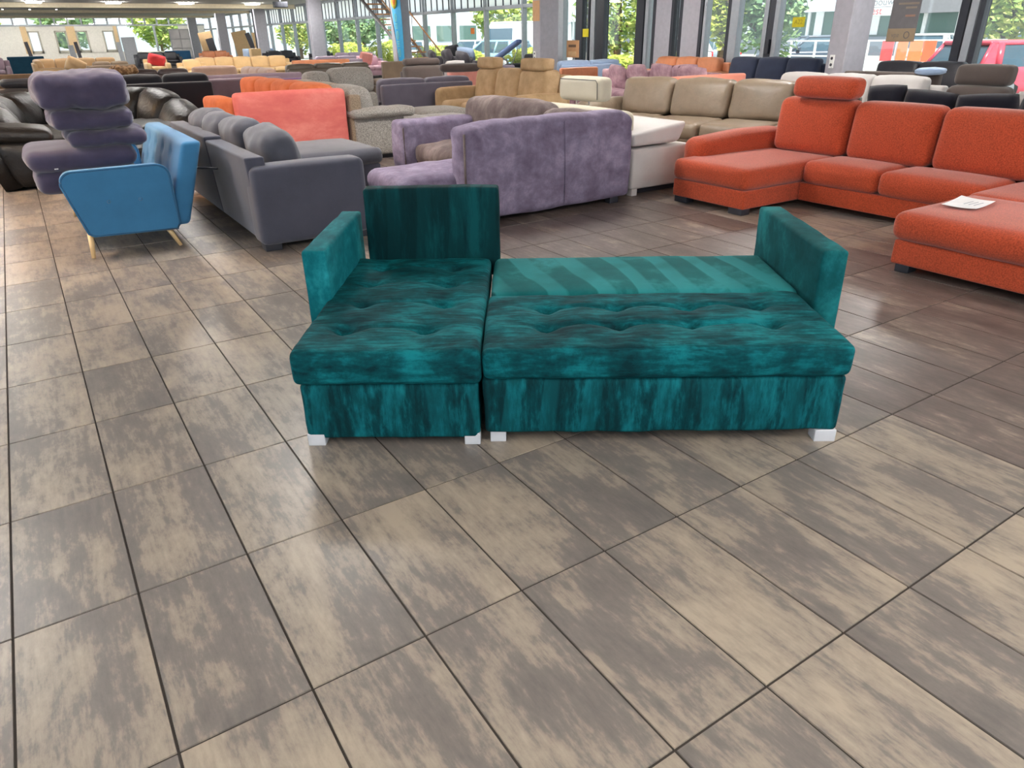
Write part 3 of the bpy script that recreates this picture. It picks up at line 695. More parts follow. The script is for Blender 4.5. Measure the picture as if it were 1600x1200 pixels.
# ------------------------------------------------------------------ taupe leather sofa
mtl = leather('taupe_leather', (132, 116, 98), .40, .14, 9, .5)
aa = math.atan2(5.78-8.0, 7.81-7.17)
t = T('sofa', 'taupe brown creased leather sofa with three loose back cushions', 'sofa', (7.17, 8.0, 0), aa)   # x runs along the back towards us, y points to the window
for k, (a, b_) in enumerate(((.02, .74), (.76, 1.56), (1.58, 2.34), (2.36, 3.0))):
    B(t, 'back_cushion', (a, b_, -.26, .0, .43, .87), mtl, .07, (8, 5, 8), (.01, .04, .02), lean=(0, .22), wr=.012, ws=5, seed=k+40)
    B(t, 'seat_cushion', (a, b_, -.98, -.22, .25, .44), mtl, .06, (8, 8, 3), (.01, .02, .02), wr=.008, ws=5, seed=k+45)
B(t, 'base', (.0, 3.05, -.94, .06, .06, .27), mtl, .03); B(t, 'back_shell', (.0, 3.05, .02, .14, .06, .72), mtl, .03)
B(t, 'armrest', (2.62, 2.84, -1.0, -.36, .50, .60), mtl, .045, (4, 8, 3), (.01, .01, .012)); B(t, 'armrest', (-.24, -.02, -.96, .08, .06, .62), mtl, .08, (4, 6, 5), (.01, .01, .012))
for x0_, y0_ in ((.05, -.9), (2.9, -.9), (.05, 0), (2.9, 0)): B(t, 'foot', (x0_, x0_+.06, y0_, y0_+.06, 0, .065), mdarkf, .004, (1, 1, 1))

# ------------------------------------------------------------------ orange U-shaped sofa
mor = fabric('rust_orange_boucle', (190, 78, 45), .07, 3, 120, .25, mottle=1.0)
t = T('sofa', 'rust orange U-shaped sofa with chaise and one adjustable headrest', 'sofa', (5.4, 3.2, 0))
B(t, 'chaise_cushion', (4.87, 6.1, 3.955, 4.80, .205, .385), mor, .055, (10, 8, 4), (.012, .008, .014))
B(t, 'chaise_base', (4.89, 6.3, 3.965, 4.79, .052, .205), mor, .015, (6, 5, 3))
B(t, 'base', (5.61, 6.3, 2.3, 3.97, .052, .205), mor, .015, (5, 8, 3))
for k, (a, b_) in enumerate(((3.26, 3.95), (2.44, 3.25))):
    B(t, 'seat_cushion', (5.58, 6.1, a, b_, .205, .395), mor, .06, (6, 8, 4), (.016, .006, .018), seed=k)
B(t, 'seat_cushion', (5.30, 6.1, 1.75, 2.44, .205, .39), mor, .06, (6, 8, 4), (.014, .006, .014), seed=3)
B(t, 'base', (5.36, 6.3, 1.5, 2.4, .052, .205), mor, .015)
B(t, 'chaise_cushion', (4.42, 5.34, .95, 2.43, .205, .385), mor, .07, (8, 12, 4), (.014, .012, .014), wr=.004)
B(t, 'chaise_base', (4.46, 5.38, .98, 2.40, .052, .205), mor, .015)
for k, (a, b_) in enumerate(((3.87, 4.62), (3.11, 3.85), (2.36, 3.09), (1.62, 2.34))):
    B(t, 'backrest', (5.98, 6.22, a, b_, .385, .855), mor, .075, (6, 8, 8), (.035, .004, .006), lean=(.10, 0), seed=k)
B(t, 'headrest', (5.97, 6.17, 3.85, 4.47, .865, 1.035), mor, .055, (5, 8, 5), (.015, .006, .008), lean=(.12, 0))
B(t, 'back_shell', (6.22, 6.36, 1.6, 4.75, .06, .78), mor, .04, (3, 8, 5), lean=(.10, 0))
def armfn(v, u): return Vector((v.x, v.y, v.z-.03*max(0, -u[0])*max(0, u[2])))
B(t, 'armrest', (5.10, 6.28, 4.66, 4.93, .06, .565), mor, .09, (8, 5, 5), (.02, .01, .01), fn=armfn)
for x0_, y0_, l_ in ((4.90, 4.62, .2), (4.90, 3.98, .22), (4.48, 2.28, .09), (4.48, 1.0, .1), (6.2, 1.7, .1), (6.2, 4.6, .1)):
    B(t, 'foot', (x0_, x0_+.1, y0_, y0_+min(l_, .15), 0, .055), mdarkf, .006, (1, 1, 1))
sh = sheet('white printed paper sheet on the orange chaise', [(4.742, 2.094, .406), (5.058, 2.133, .406), (5.075, 2.353, .406), (4.712, 2.29, .406)])
mink = plain('print_grey', (150, 160, 178), .8)
for k in range(3):
    B(sh, 'print_line', (-.05, .07, -.06+.03*k, -.054+.03*k, .0012, .0018), mink, .0002, (1, 1, 1))

# ------------------------------------------------------------------ black leather curved sofa, left
mbl = leather('black_leather', (20, 18, 18), .40, .2, 14, .8, .36)
t = T('sofa', 'black leather sofa with a deep rounded quilted back', 'sofa', (.6, 11.0, 0))
path = [Vector(p) for p in ((-.28, 9.25), (-.36, 10.2), (-.40, 11.2), (-.24, 12.0), (.25, 12.42), (.95, 12.46), (1.5, 12.2), (1.86, 11.6), (2.0, 10.75))]
def cat(P, s):
    n = len(P)-1; i = min(int(s*n), n-1); f = s*n-i
    p0, p1, p2, p3 = P[max(i-1, 0)], P[i], P[i+1], P[min(i+2, n)]
    return .5*((2*p1)+(-p0+p2)*f+(2*p0-5*p1+4*p2-p3)*f*f+(-p0+3*p1-3*p2+p3)*f**3)
def sweep(a0, a1, prof, nn, edge=.0):
    vs, fs = [], []; m = len(prof)
    for i in range(nn+1):
        s = a0+(a1-a0)*i/nn; p = cat(path, s); d = (cat(path, min(1, s+.01))-cat(path, max(0, s-.01))).normalized(); nrm = Vector((d.y, -d.x))
        e = math.sin(PI*min(1, max(0, i/nn)))**.35 if edge else 1
        hz = 1-.30*max(0, (.16-s)/.16)**1.0-.42*max(0, (s-.80)/.20)**1.4
        for (o_, z) in prof:
            oo = o_*(1-edge*.5*(1-e)); zz = z*hz*(1-edge*.06*(1-e)); vs.append(Vector((p.x+nrm.x*oo-.6, p.y+nrm.y*oo-11.0, zz)))
    for i in range(nn):
        for k in range(m): fs.append((i*m+k, i*m+(k+1) % m, (i+1)*m+(k+1) % m, (i+1)*m+k))
    fs.append(tuple(range(m-1, -1, -1))); fs.append(tuple(nn*m+k for k in range(m)))
    return vs, fs
outer = [(-.06, .02), (-.02, .02), (.10, .05), (.10, .60), (-.0, .70), (-.10, .62), (-.13, .35)]
vs, fs = sweep(0, 1, outer, 48); link('back_shell', vs, fs, mbl, t)
inner = [(.08, .30), (.36, .32), (.42, .42), (.36, .60), (.26, .76), (.10, .835), (-.08, .82), (-.16, .70), (-.10, .60), (.04, .5)]
for k in range(9):
    vs, fs = sweep(.06+.104*k, .06+.104*(k+1)-.003, inner, 8, edge=.5); link('back_cushion', vs, fs, mbl, t)
B(t, 'seat_cushion', (-.02, 1.0, 9.9, 11.95, .24, .43), mbl, .09, (8, 8, 4), (.02, .02, .03), wr=.015); B(t, 'seat_cushion', (1.0, 1.85, 10.5, 11.95, .24, .43), mbl, .09, (8, 8, 4), (.02, .02, .03), wr=.015, seed=2)
B(t, 'base', (-.2, 1.5, 9.95, 11.9, .03, .25), mbl, .04)
ar = B(t, 'armrest', (-.22, .30, 9.20, 9.98, .03, .50), mbl, .10, (6, 6, 6), (.02, .03, .02), wr=.015, lean=(-.25, 0), seed=3)
B(t, 'arm_pad', (-.42, .22, 9.22, 10.0, .46, .62), mbl, .075, (8, 8, 4), (.02, .02, .02), wr=.012, seed=4, rot=(0, .12, 0))

# ------------------------------------------------------------------ rows of sofas further back
def sofa(label, x, y, face, w_, d_, h, mat, seats=3, arms=(1, 1), cush=True, heads=(), mat2=None, arm_h=.58, cap=0, feet=True, r=.07, name='sofa', pitch=.14, group='sofas in the rows further back', lowback=None, wr=.008, seed=0, hh=.14):
    """x, y = middle of the back's top line; face = direction it looks: '-x','+x','-y','+y' or an angle"""
    rz = {'-y': 0, '+x': PI/2, '+y': PI, '-x': -PI/2}.get(face, face)
    t = T(name, label, 'sofa' if name == 'sofa' else name.replace('_', ' '), (x, y, 0), rz if rz else 1e-7, group)
    mat2 = mat2 or mat
    aw = .2; xa = -w_/2+(aw if arms[0] else 0); xb = w_/2-(aw if arms[1] else 0)
    hb = lowback or (h-.10 if cush else h)
    B(t, 'base', (xa, xb, -d_+.12, .04, .07, .27), mat, .03, (3, 3, 2))
    B(t, 'back_panel', (-w_/2, w_/2, -.02, .12, .07, hb), mat, .04, (6, 3, 4), (0, .006, .006))
    sw = (xb-xa)/seats
    for k in range(seats):
        a = xa+sw*k
        B(t, 'seat_cushion', (a+.005, a+sw-.005, -d_+.08, -.16, .26, .43), mat2, r, (5, 5, 3), (.006, .01, .02), wr=wr, seed=seed+k)
        if cush:
            B(t, 'back_cushion', (a+.006, a+sw-.006, -.24, -.0, .42, h), mat2, r, (6, 4, 6), (.006, .025, .02), lean=(0, pitch), wr=wr, seed=seed+k+7)
        if k in heads:
            B(t, 'headrest', (a+.05, a+sw-.05, -.14, .07, h+.01, h+.01+hh), mat2, .055, (6, 4, 4), (.01, .01, .012), lean=(0, .1))
    for s_, on in zip((-1, 1), arms):
        if on:
            x0_ = -w_/2 if s_ < 0 else w_/2-aw
            B(t, 'armrest', (x0_, x0_+aw, -d_+.04, .06, .07, arm_h), mat, min(.085, r+.01), (3, 5, 4), (.006, .01, .012))
    if feet:
        for fx_ in (-w_/2+.06, w_/2-.12):
            for fy_ in (-d_+.16, .0): B(t, 'foot', (fx_, fx_+.06, fy_, fy_+.06, 0, .075), mdarkf, .004, (1, 1, 1))
    return t
F = fabric
f_brown = nap('brown_suede', (108, 86, 66), (122, 98, 76), (140, 114, 90), 2, sheen=.3)
f_taupe = F('taupe_cloth', (128, 110, 92), .08); f_mauve = F('mauve_cloth', (118, 100, 108), .08); f_teal = F('petrol_cloth', (24, 62, 82), .08)
f_tanl = F('tan_cloth', (178, 146, 108), .08); f_cream = F('warm_cream_cloth', (216, 182, 134), .06); f_pinkb = F('rose_beige_cloth', (180, 150, 134), .08)
f_aub = F('aubergine_cloth', (92, 58, 96), .08); f_oliv = leather('olive_brown_leather', (86, 76, 64), .45); f_dbrl = leather('dark_brown_leather', (66, 52, 50), .4)
f_blk = F('black_cloth', (30, 31, 38), .1); f_gp = F('purple_grey_cloth', (104, 100, 114), .08); f_lil = F('lilac_cloth', (186, 170, 188), .06)
f_pink = F('pink_cloth', (208, 168, 180), .06); f_orl = leather('orange_brown_leather', (190, 120, 80), .45); f_navy = F('navy_cloth', (52, 60, 82), .1)
f_lblue = F('pale_blue_cloth', (150, 170, 198), .06); f_lgrey = F('light_grey_cloth', (186, 182, 180), .05); f_dkb = F('dark_brown_cloth', (84, 74, 70), .08)
f_blkl = leather('black_soft_leather', (38, 38, 44), .4); f_cor = F('coral_cloth', (226, 140, 118), .06); f_midn = F('midnight_velvet', (24, 24, 36), .12)
f_rosev = nap('rose_velvet', (150, 118, 132), (178, 146, 156), (206, 176, 184), 3.5, sheen=.5); f_dgy = F('charcoal_cloth', (78, 74, 80), .08); f_lpur = F('dusty_purple_cloth', (112, 104, 118), .08)

sofa('petrol blue sofa, plain back towards us, far left', .85, 43.5, '+y', 1.5, .9, .88, f_teal, 2, cush=False)  # x, y and widths back-projected from image pixels at assumed back heights
sofa('small mauve armchair at the far left edge', -.25, 39.5, '-y', .8, .8, .9, f_mauve, 1, name='armchair')
sofa('tan corner sofa in the far left row, long side', 2.45, 37.2, '-y', 3.0, .9, .84, f_tanl, 4, (0, 0))
sofa('tan sofa side piece with rolled end, far left', .95, 34.9, '+x', 2.4, .9, .84, f_tanl, 2, (1, 0))
sofa('brown suede sofa back running out at the left edge', -.3, 20.6, '+y', 2.7, .9, .80, f_brown, 3, cush=False)
sofa('taupe sofa with two square backs, left of the red cushion', 3.0, 29.7, '+y', 1.5, .9, .82, f_taupe, 2, cush=True)
sofa('dark brown leather two-seat sofa beyond the black back', 2.95, 19.8, '+y', 1.75, .9, .82, f_dbrl, 2)
sofa('black sofa with high quilted back behind the black leather', 1.95, 12.74, '+y', 1.36, .85, .95, f_blk, 2, (0, 0), pitch=-.03, lowback=.84)
sofa('dark sofa with black pillow headrest behind the black leather', -.3, 13.75, '+y', 1.6, .85, .80, f_dkb, 2, (1, 1), cush=False)
o = B(None, 'headrest_pillow', (-.15, .52, 13.62, 13.82, .815, .93), f_blkl, .055, (8, 4, 4), (.01, .01, .012), wr=.006); tag(o, 'black leather roll pillow on the dark sofa, far left', 'cushion')
sofa('cream armchair holding the red cushion', 5.65, 38.0, '-y', 1.0, .9, .82, f_cream, 1, name='armchair')
sofa('warm cream five-seat sofa in the far row', 8.0, 31.9, '-y', 3.7, .95, .83, f_cream, 5, (0, 1))
sofa('yellow cream armchair left of the five-seat sofa', 5.75, 30.6, '-y', 1.0, .9, .80, f_cream, 1, name='armchair')
sofa('rose beige corner sofa, long side', 4.45, 20.9, '-y', 1.1, .9, .82, f_pinkb, 1, (0, 0))
sofa('rose beige corner sofa, side piece running towards us', 5.02, 18.5, '-x', 2.5, .9, .82, f_pinkb, 3, (0, 1))
sofa('long mauve sofa back behind the coral sofa', 4.1, 15.9, '+y', 2.0, .9, .80, f_mauve, 2, cush=False)
sofa('mauve and brown sofa between black and coral sofas', 3.35, 13.75, '+y', 1.35, .85, .80, f_mauve, 2, (0, 0), cush=True, mat2=f_taupe, lowback=.82)
sofa('aubergine purple sofa, low back towards us', 4.85, 14.6, '+y', 1.75, .85, .745, f_aub, 2, cush=False, arm_h=.70)
sofa('olive brown leather sofa with pale stitching', 6.95, 19.3, '+y', 2.2, .95, .84, f_oliv, 3, (0, 0))
sofa('brown sofa beside the olive leather one', 8.75, 18.6, '+y', 1.3, .9, .86, f_taupe, 2, (0, 0), cush=False)
sofa('orange brown leather sofa in the middle of the far row', 8.5, 24.3, '+y', 1.9, .9, .82, f_orl, 2, cush=False)
sofa('lilac sofa in front of the far black sofas', 10.5, 28.2, '+y', 2.0, .9, .82, f_lil, 2)
sofa('pink sofa under the stairs', 12.25, 29.6, '-y', 1.3, .9, .78, f_pink, 2)
sofa('black leather sofa by the far windows', 13.2, 44.5, '-y', 1.9, .9, .86, f_blkl, 2)
sofa('black leather armchair right of the fourth column', 13.9, 39.5, '-y', 1.3, .9, .85, f_blkl, 1, name='armchair')
sofa('pale lilac sofa by the window behind the pink one', 13.5, 34.0, '-y', 2.2, .9, .84, f_lil, 3)
sofa('charcoal sofa heaped with cushions by the window', 13.0, 23.6, '-x', 3.0, 1.0, .80, f_dgy, 3)
sofa('black sofa under the raised blue mattress', 14.74, 21.0, '-x', 1.6, .9, .86, f_blk, 2)
sofa('purple grey sofa back left of the tan recliner headrest', 9.5, 15.3, '+y', 1.0, .9, .80, f_lpur, 1, (0, 0), cush=False)
sofa('dark brown recliner with rolled headrest, left one', 7.75, 15.6, '-y', .95, .9, .84, f_dkb, 1, (0, 0), heads=(0,), name='armchair')
sofa('purple grey sofa, broad plain back towards us', 6.02, 11.95, '+y', 1.75, .9, .775, f_gp, 2, (0, 0), cush=True, lowback=.70)
o = B(None, 'headrest_roll', (6.55, 7.28, 12.25, 12.45, .835, .965), f_dkb, .062, (8, 4, 4), (.012, .01, .01), rot=(0, 0, -.25)); tag(o, 'dark brown bolster lying over the purple grey back', 'bolster')
sofa('taupe armchair between column and tan headrest', 11.1, 15.9, '+y', .8, .85, .80, f_taupe, 1, cush=False, name='armchair')
sofa('pale blue two-seat sofa by the entrance', 13.0, 16.1, '+y', 2.0, .9, .80, f_lblue, 2, (0, 0))
sofa('reddish brown armchair in front of the pale blue sofa', 9.95, 12.75, '+y', .95, .9, .80, f_orl, 1, cush=False, name='armchair')
sofa('rose velvet sofa lined with shiny cushions', 10.5, 11.0, '-x', 3.2, 1.0, .76, f_rosev, 3, cush=False)
sofa('coral sofa peeking over the taupe leather', 9.35, 8.65, '+y', 1.7, .68, .80, f_cor, 1, (0, 0), cush=False)
sofa('orange brown leather three-seat sofa at the window', 14.25, 13.7, '-x', 2.5, .9, .87, f_orl, 3)
sofa('navy blue three-seat sofa beside the poster column', 14.05, 10.9, '-x', 2.5, .95, .90, f_navy, 3, (0, 1), pitch=.2)
sofa('black leather sofa between column and red car', 14.1, 7.78, '-x', 1.62, .9, .87, f_blkl, 2, (0, 0))
sofa('low dark sofa behind the light grey one', 11.75, 7.0, '-x', 1.6, .9, .80, f_dkb, 1, (0, 0), cush=False)
sofa('light grey four-seat sofa behind the orange headrest', 10.25, 6.55, '-x', 2.5, .95, .83, f_lgrey, 3, (0, 1), pitch=.2)
sofa('dark brown recliner with raised headrest at the right edge', 9.45, 4.45, '-x', 1.1, .9, .80, f_dkb, 1, (1, 1), heads=(0,), name='armchair', hh=.215)
sofa('midnight blue sofa behind the orange one', 8.22, 3.5, '-x', 2.5, .9, .66, f_midn, 3, cush=False)
PL = lambda lab, w_, h_, d_, mat, loc, rot, seed=0, wr=.02, group=None: tag(pillow(None, 'cushion', w_, h_, d_, mat, loc, rot, seed, wr), lab, 'cushion', group)
for k, (yy, z, w_) in enumerate(((4.74, .70, .46), (4.26, .665, .56), (3.70, .66, .56), (3.12, .67, .54))):
    PL(['midnight cushion right behind the orange headrest', 'midnight cushion second from the orange headrest', 'midnight cushion third from the orange headrest', 'midnight cushion at the right edge'][k], w_, .34, .2, f_midn, (8.02, yy, z), (-.15, .06*(-1)**k, PI/2+.1*k), k+50, group='midnight cushions')
PL('white cushion among the midnight cushions', .34, .22, .12, f_lgrey, (8.36, 3.45, .74), (.5, 0, PI/2), 60)
for k, (yy, z, x_) in enumerate(((11.75, .64, 10.2), (11.2, .66, 10.22), (10.55, .68, 10.25), (9.95, .68, 10.25), (9.6, .66, 10.05))):
    PL(['leftmost rose velvet cushion, pleated edge', 'second rose velvet cushion from the left', 'third rose velvet cushion, widest', 'fourth rose velvet cushion, patterned', 'rose velvet cushion at the right end'][k], .60, .46, .18, f_rosev, (x_, yy, z), (.22, .05*(-1)**k, -PI/2+.12*(k-2)), k+70, .03, 'rose velvet cushions')
PL('red puffy cushion on the cream armchair', .75, .5, .3, F('red_cloth', (214, 66, 70), .1), (5.65, 37.55, .68), (.3, .25, .1), 80, .06)
PL('tan cushion leaning on the taupe sofa', .6, .5, .2, f_tanl, (1.95, 29.9, .72), (.2, .5, 0), 81)
PL('pink cushion on the pink sofa', .55, .45, .18, F('salmon_cloth', (222, 152, 140), .08), (12.1, 29.2, .70), (.2, .2, 0), 82)
for k, (x_, y_, z, mt, lab) in enumerate(((12.75, 24.7, .80, f_dgy, 'charcoal cushion at the left of the heap'), (12.75, 23.6, .84, f_dgy, 'charcoal cushion in the middle of the heap'), (12.8, 22.6, .78, f_dgy, 'charcoal cushion at the right of the heap'), (13.2, 24.0, .96, f_blk, 'black cushion on top of the heap'), (13.1, 22.9, .90, f_lblue, 'pale blue cushion in the heap'))):
    PL(lab, .8, .42, .22, mt, (x_, y_, z), (.35, .1*(-1)**k, -PI/2+.15*(k-2)), 90+k, .03, 'cushions heaped on the charcoal sofa')
PL('white cushion behind the dark bolster', .5, .36, .16, f_lgrey, (7.72, 14.0, .80), (.2, 0, .1), 97)
sofa('small salmon armchair added under the white cushion', 7.8, 13.75, '+y', .8, .85, .80, MATS['salmon_cloth'], 1, (0, 0), cush=False, name='armchair')  # armchair added as a support for the floating white cushion
PL('blue cushion on the low dark sofa', .5, .11, .4, f_lblue, (11.75, 6.35, .83), (0, 0, .3), 99)
# raised blue mattress
t = T('mattress', 'blue mattress tilted up on a strut by the window', 'mattress', (13.7, 21.6, 0))
B(t, 'pad', (13.35, 13.55, 20.1, 22.0, .88, 1.0), f_navy if False else F('mattress_blue', (104, 128, 176), .06), .05, (4, 8, 3), (.01, .01, .02), rot=(-.36, 0, 0))
v, f = tube([(-.3, -1.0, .5), (-.28, -1.4, 1.1)], .012, 8); link('strut', v, f, mframe, t)
B(t, 'bed_base', (13.2, 13.75, 20.2, 22.1, .02, .5), f_blk, .03)
# things standing along the end wall
mbox = plain('cardboard', (202, 168, 124), .8); mgrb = plain('grey_board', (166, 168, 172), .7); mdkb = plain('dark_board', (74, 72, 78), .7)
def board(lab, x, y, w_, h, mat, tilt=.12, z0=0, th=.06, cat='board'):
    o = B(None, 'board', (x-w_/2, x+w_/2, y-th/2, y+th/2, z0, z0+h), mat, .008, (1, 1, 1), rot=(0, tilt, 0)); return tag(o, lab, cat)
board('dark upright panel leaning at the far left', 1.55, 62, .22, 1.55, mdkb, -.1); board('dark upright panel between the timber windows', 4.45, 62, .22, 1.5, mdkb, -.08); board('grey upright panel beside the timber windows', 4.1, 62.2, .35, 1.3, mgrb, -.06)
board('tall grey packed mattress by the end glazing', 7.75, 62, .85, 1.75, mgrb, -.02, th=.3); board('narrow grey panel left of the packed mattress', 7.1, 62, .3, 1.45, mgrb, -.05)
t = T('headboard', 'large grey headboard of six padded squares at the far end', 'headboard', (11.2, 62, 0))
for i in range(2):
    for j in range(3): B(t, 'pad', (10.6+.66*i, 11.24+.66*i, 61.9, 62.02, .35+.62*j, .95+.62*j), f_lgrey, .04, (3, 3, 3), (.0, .02, 0))
B(t, 'backing', (10.55, 11.95, 62.02, 62.08, .0, 2.25), mgrb, .01)
for k, (x_, y_, w_, h, mt, tl, lab) in enumerate(((12.35, 58.2, .9, 2.0, mbox, -.16, 'cardboard sheet leaning left of the sixth column'), (12.55, 57.9, .5, 1.6, mdkb, -.2, 'dark slatted panel left of the sixth column'), (13.9, 55.0, 1.0, 2.0, mbox, -.16, 'cardboard sheet leaning right of the sixth column'), (14.3, 52.0, .8, 1.9, mbox, -.1, 'wooden crate side right of the sixth column'), (14.2, 53.6, .3, 1.9, mdkb, -.28, 'dark plank leaning between the boards'))):
    board(lab, x_, y_, w_, h, mt, tl)
B_ = B(None, 'mattress', (12.6, 14.2, 48.9, 50.2, .0, .95), f_lblue, .06, (4, 4, 3), (.01, .01, .02)); tag(B_, 'pale blue mattress pile beside the fifth column', 'mattress')
sofa('orange sofa by the sixth column', 11.4, 52.5, '-y', 1.9, .9, .84, f_orl, 2); sofa('petrol blue sofa in front of the grey headboard', 9.9, 56.5, '+y', 1.6, .9, .86, F('bright_petrol_cloth', (52, 100, 138), .06), 2, cush=False)
sofa('black sofa against the end glazing', 7.9, 52.0, '-y', 2.6, .9, .84, f_blkl, 3)
o = B(None, 'side_cabinet', (11.6, 12.15, 44.3, 44.8, 0, 1.0), f_cream, .03); tag(o, 'tall cream block left of the far black sofa', 'cabinet')
# brown fur throw rolled on the dark leather sofa
o = B(None, 'throw', (1.95, 2.5, 19.6, 19.95, .76, .90), nap('brown_fur', (70, 48, 34), (128, 96, 66), (184, 150, 112), 14, sheen=.3), .065, (14, 5, 4), (.01, .01, .02), wr=.05, ws=9); tag(o, 'rolled brown fur throw on the dark leather sofa end', 'throw')

# ------------------------------------------------------------------ flag, stairs, signs
mblue = plain('flag_blue', (64, 176, 226), .7); myel = plain('flag_yellow', (206, 196, 60), .7); mora = plain('flag_orange', (238, 130, 40), .7); mpale = plain('flag_pale_print', (150, 214, 184), .7)
t = T('beach_flag', 'tall sky blue feather flag with rings and an orange emblem', 'flag', (13.0, 27.9, 0), 1e-7)
def flagx(z):   # left and right edge along Y at height z (flag hangs in a plane turned to the camera)
    k = (z-.5)/2.5
    return (-.30+.0*k, .02+.62*min(1, max(0, k))**.85)
FA = .85
def fp(a, z, off=0): return Vector((math.cos(FA)*off*-1+math.sin(FA)*-a*.0 - .55*a*0, a, z))
vs, fs = [], []; nz = 30
rows = [(.5+2.6*i/nz) for i in range(nz+1)]
for s_ in (-.004, .004):
    for z in rows:
        l, r_ = flagx(z)
        for q in range(7):
            a = l+(r_-l)*q/6; vs.append(Vector((s_+.04*math.sin(q/6*PI*1.5+z), a, z)))
m_ = (nz+1)*7
for i in range(nz):
    for q in range(6):
        a = i*7+q; fs.append((a, a+7, a+8, a+1)); fs.append((m_+a, m_+a+1, m_+a+8, m_+a+7))
cl = link('cloth', vs, fs, mblue, t)
v, f = tube([(.0, .06, 0), (.0, .08, .6), (.0, .36, 1.6), (.0, .62, 2.4), (0, .70, 3.1)], .016, 8); link('pole', v, f, mdarkf, t)
v, f = tube([(0, -.25, .03), (0, .35, .03)], .03, 8); link('foot_bar', v, f, mdarkf, t)
def ringmesh(cy, cz, ro, ri, x=-.052, sq=1.35, n=28):
    vs, fs = [], []
    for xx in (x, x-.004):
        for k in range(n):
            a = 2*PI*k/n; vs += [Vector((xx, cy+ro*math.cos(a), cz+sq*ro*math.sin(a))), Vector((xx, cy+ri*math.cos(a), cz+sq*ri*math.sin(a)))]
    for k in range(n):
        a, b_ = 2*k, 2*((k+1) % n); fs += [(a, b_, b_+1, a+1), (2*n+a, 2*n+a+1, 2*n+b_+1, 2*n+b_), (a, 2*n+a, 2*n+b_, b_), (a+1, b_+1, 2*n+b_+1, 2*n+a+1)]
    return vs, fs
for cz in (.88, 1.50, 2.10):
    cy = (flagx(cz)[0]+flagx(cz)[1])/2
    v, f = ringmesh(cy, cz, .105, .085); link('printed_ring', v, f, mpale, cl)
    v, f = ringmesh(cy, cz, .055, .045); link('printed_ring', v, f, mpale, cl)
for cz in (1.12, 1.20, 1.28, 1.75, 1.82, 1.89):
    cy = (flagx(cz)[0]+flagx(cz)[1])/2; B(cl, 'printed_bar', (-.056, -.052, cy-.10, cy+.10, cz-.012, cz+.012), mpale, .001, (1, 1, 1))
cy = .12
v, f = ringmesh(cy, 2.72, .26, .002, -.053, 1.2); link('emblem_disc', v, f, myel, cl)
v, f = ringmesh(cy-.02, 2.78, .15, .002, -.058, 1.7); link('emblem_figure', v, f, mora, cl)
mstair = plain('stair_steel', (150, 146, 146), .5, .2); mtread = plain('stair_wood', (196, 140, 92), .5)
t = T('staircase', 'open steel staircase with wooden treads and handrail behind the flag', 'staircase', (14.4, 30.5, 0))
def rel(p): return Vector(p)-Vector((14.4, 30.5, 0))
s0, s1 = (28.3, .45), (34.0, 3.2)
for xx in (13.95, 14.75):
    v, f = tube([rel((xx, s0[0], s0[1]-.25)), rel((xx, s1[0], s1[1]))], .07, 6); link('stringer', v, f, mstair, t)
n = 13
for k in range(n):
    a = k/n; B(t, 'tread', (13.98, 14.72, s0[0]+(s1[0]-s0[0])*a-.14, s0[0]+(s1[0]-s0[0])*a+.14, s0[1]+(s1[1]-s0[1])*a-.03, s0[1]+(s1[1]-s0[1])*a+.02), mtread, .006, (1, 1, 1))
for xx in (13.93, 14.77):
    v, f = tube([rel((xx, 27.9, .9)), rel((xx, 31.9, 3.2))], .03, 8); link('handrail', v, f, mtread, t)
    for k in range(4):
        yy = 28.3+1.0*k; v, f = tube([rel((xx, yy, .3+.48*k)), rel((xx, yy, 1.13+.575*k))], .015, 6); link('baluster', v, f, mstair, t)
B(t, 'landing_leg', (13.9, 14.0, 28.0, 28.12, 0, .5), mstair, .005, (1, 1, 1)); B(t, 'landing_leg', (14.7, 14.8, 28.0, 28.12, 0, .5), mstair, .005, (1, 1, 1))
def placard(lab, y0, y1, z0, z1, mat, x=XW-.012, txt=None, tm_=None, size=.1):
    o = B(None, 'window_sticker', (x-.006, x, y0, y1, z0, z1), mat, .002, (1, 1, 1)); tag(o, lab, 'sticker', None)
    if txt: text('lettering', txt, size, tm_, o, (-.005, 0, 0), RX, depth=.001)
    return o
mye = plain('sticker_yellow', (240, 222, 20), .6); mos = plain('sticker_orange', (250, 140, 60), .6)
placard('yellow square sticker with number on the door pane', 11.12, 11.44, 1.49, 1.69, mye, txt='A22', tm_=plain('sticker_ink', (190, 168, 10), .6), size=.13)
placard('orange square sticker on the pane left of the navy sofa', 12.93, 13.22, 1.51, 1.72, mos)
placard('yellow sticker on the entrance door', 18.58, 18.86, 1.35, 1.57, mye, XW-.11); placard('small orange sticker on a pane behind the mattress', 25.5, 25.77, 1.50, 1.70, mos)
o = B(None, 'window_poster', (14.86, 14.88, 8.50, 9.07, 1.19, 2.10), plain('poster_grey', (118, 114, 116), .6), .003, (1, 1, 1)); tag(o, 'dark grey poster with tan foot hanging in the window', 'poster')
B(o, 'foot_band', (-.014, -.0101, -.285, .285, -.455, -.22), plain('poster_tan', (162, 140, 112), .6), .001, (1, 1, 1))
mpt = plain('poster_print', (150, 136, 122), .6); mpr = plain('poster_red', (168, 128, 110), .6)
for k, (a, b_, z) in enumerate(((-.25, -.02, .30), (-.25, .16, .21), (-.22, -.0, .14), (-.22, -.02, .0))):
    B(o, 'print_line', (-.014, -.0101, a, b_, z-.018, z+.018), mpr if k == 3 else mpt, .001, (1, 1, 1))
text('lettering', 'sqv', .12, plain('poster_ink', (120, 112, 108), .6), o, (-.0145, .11, -.335), RX, mirror=True, depth=.0005)
v, f = ringmesh(-.12, -.335, .06, .045, -.0145, 1.1); link('logo', v, f, MATS['poster_ink'], o)
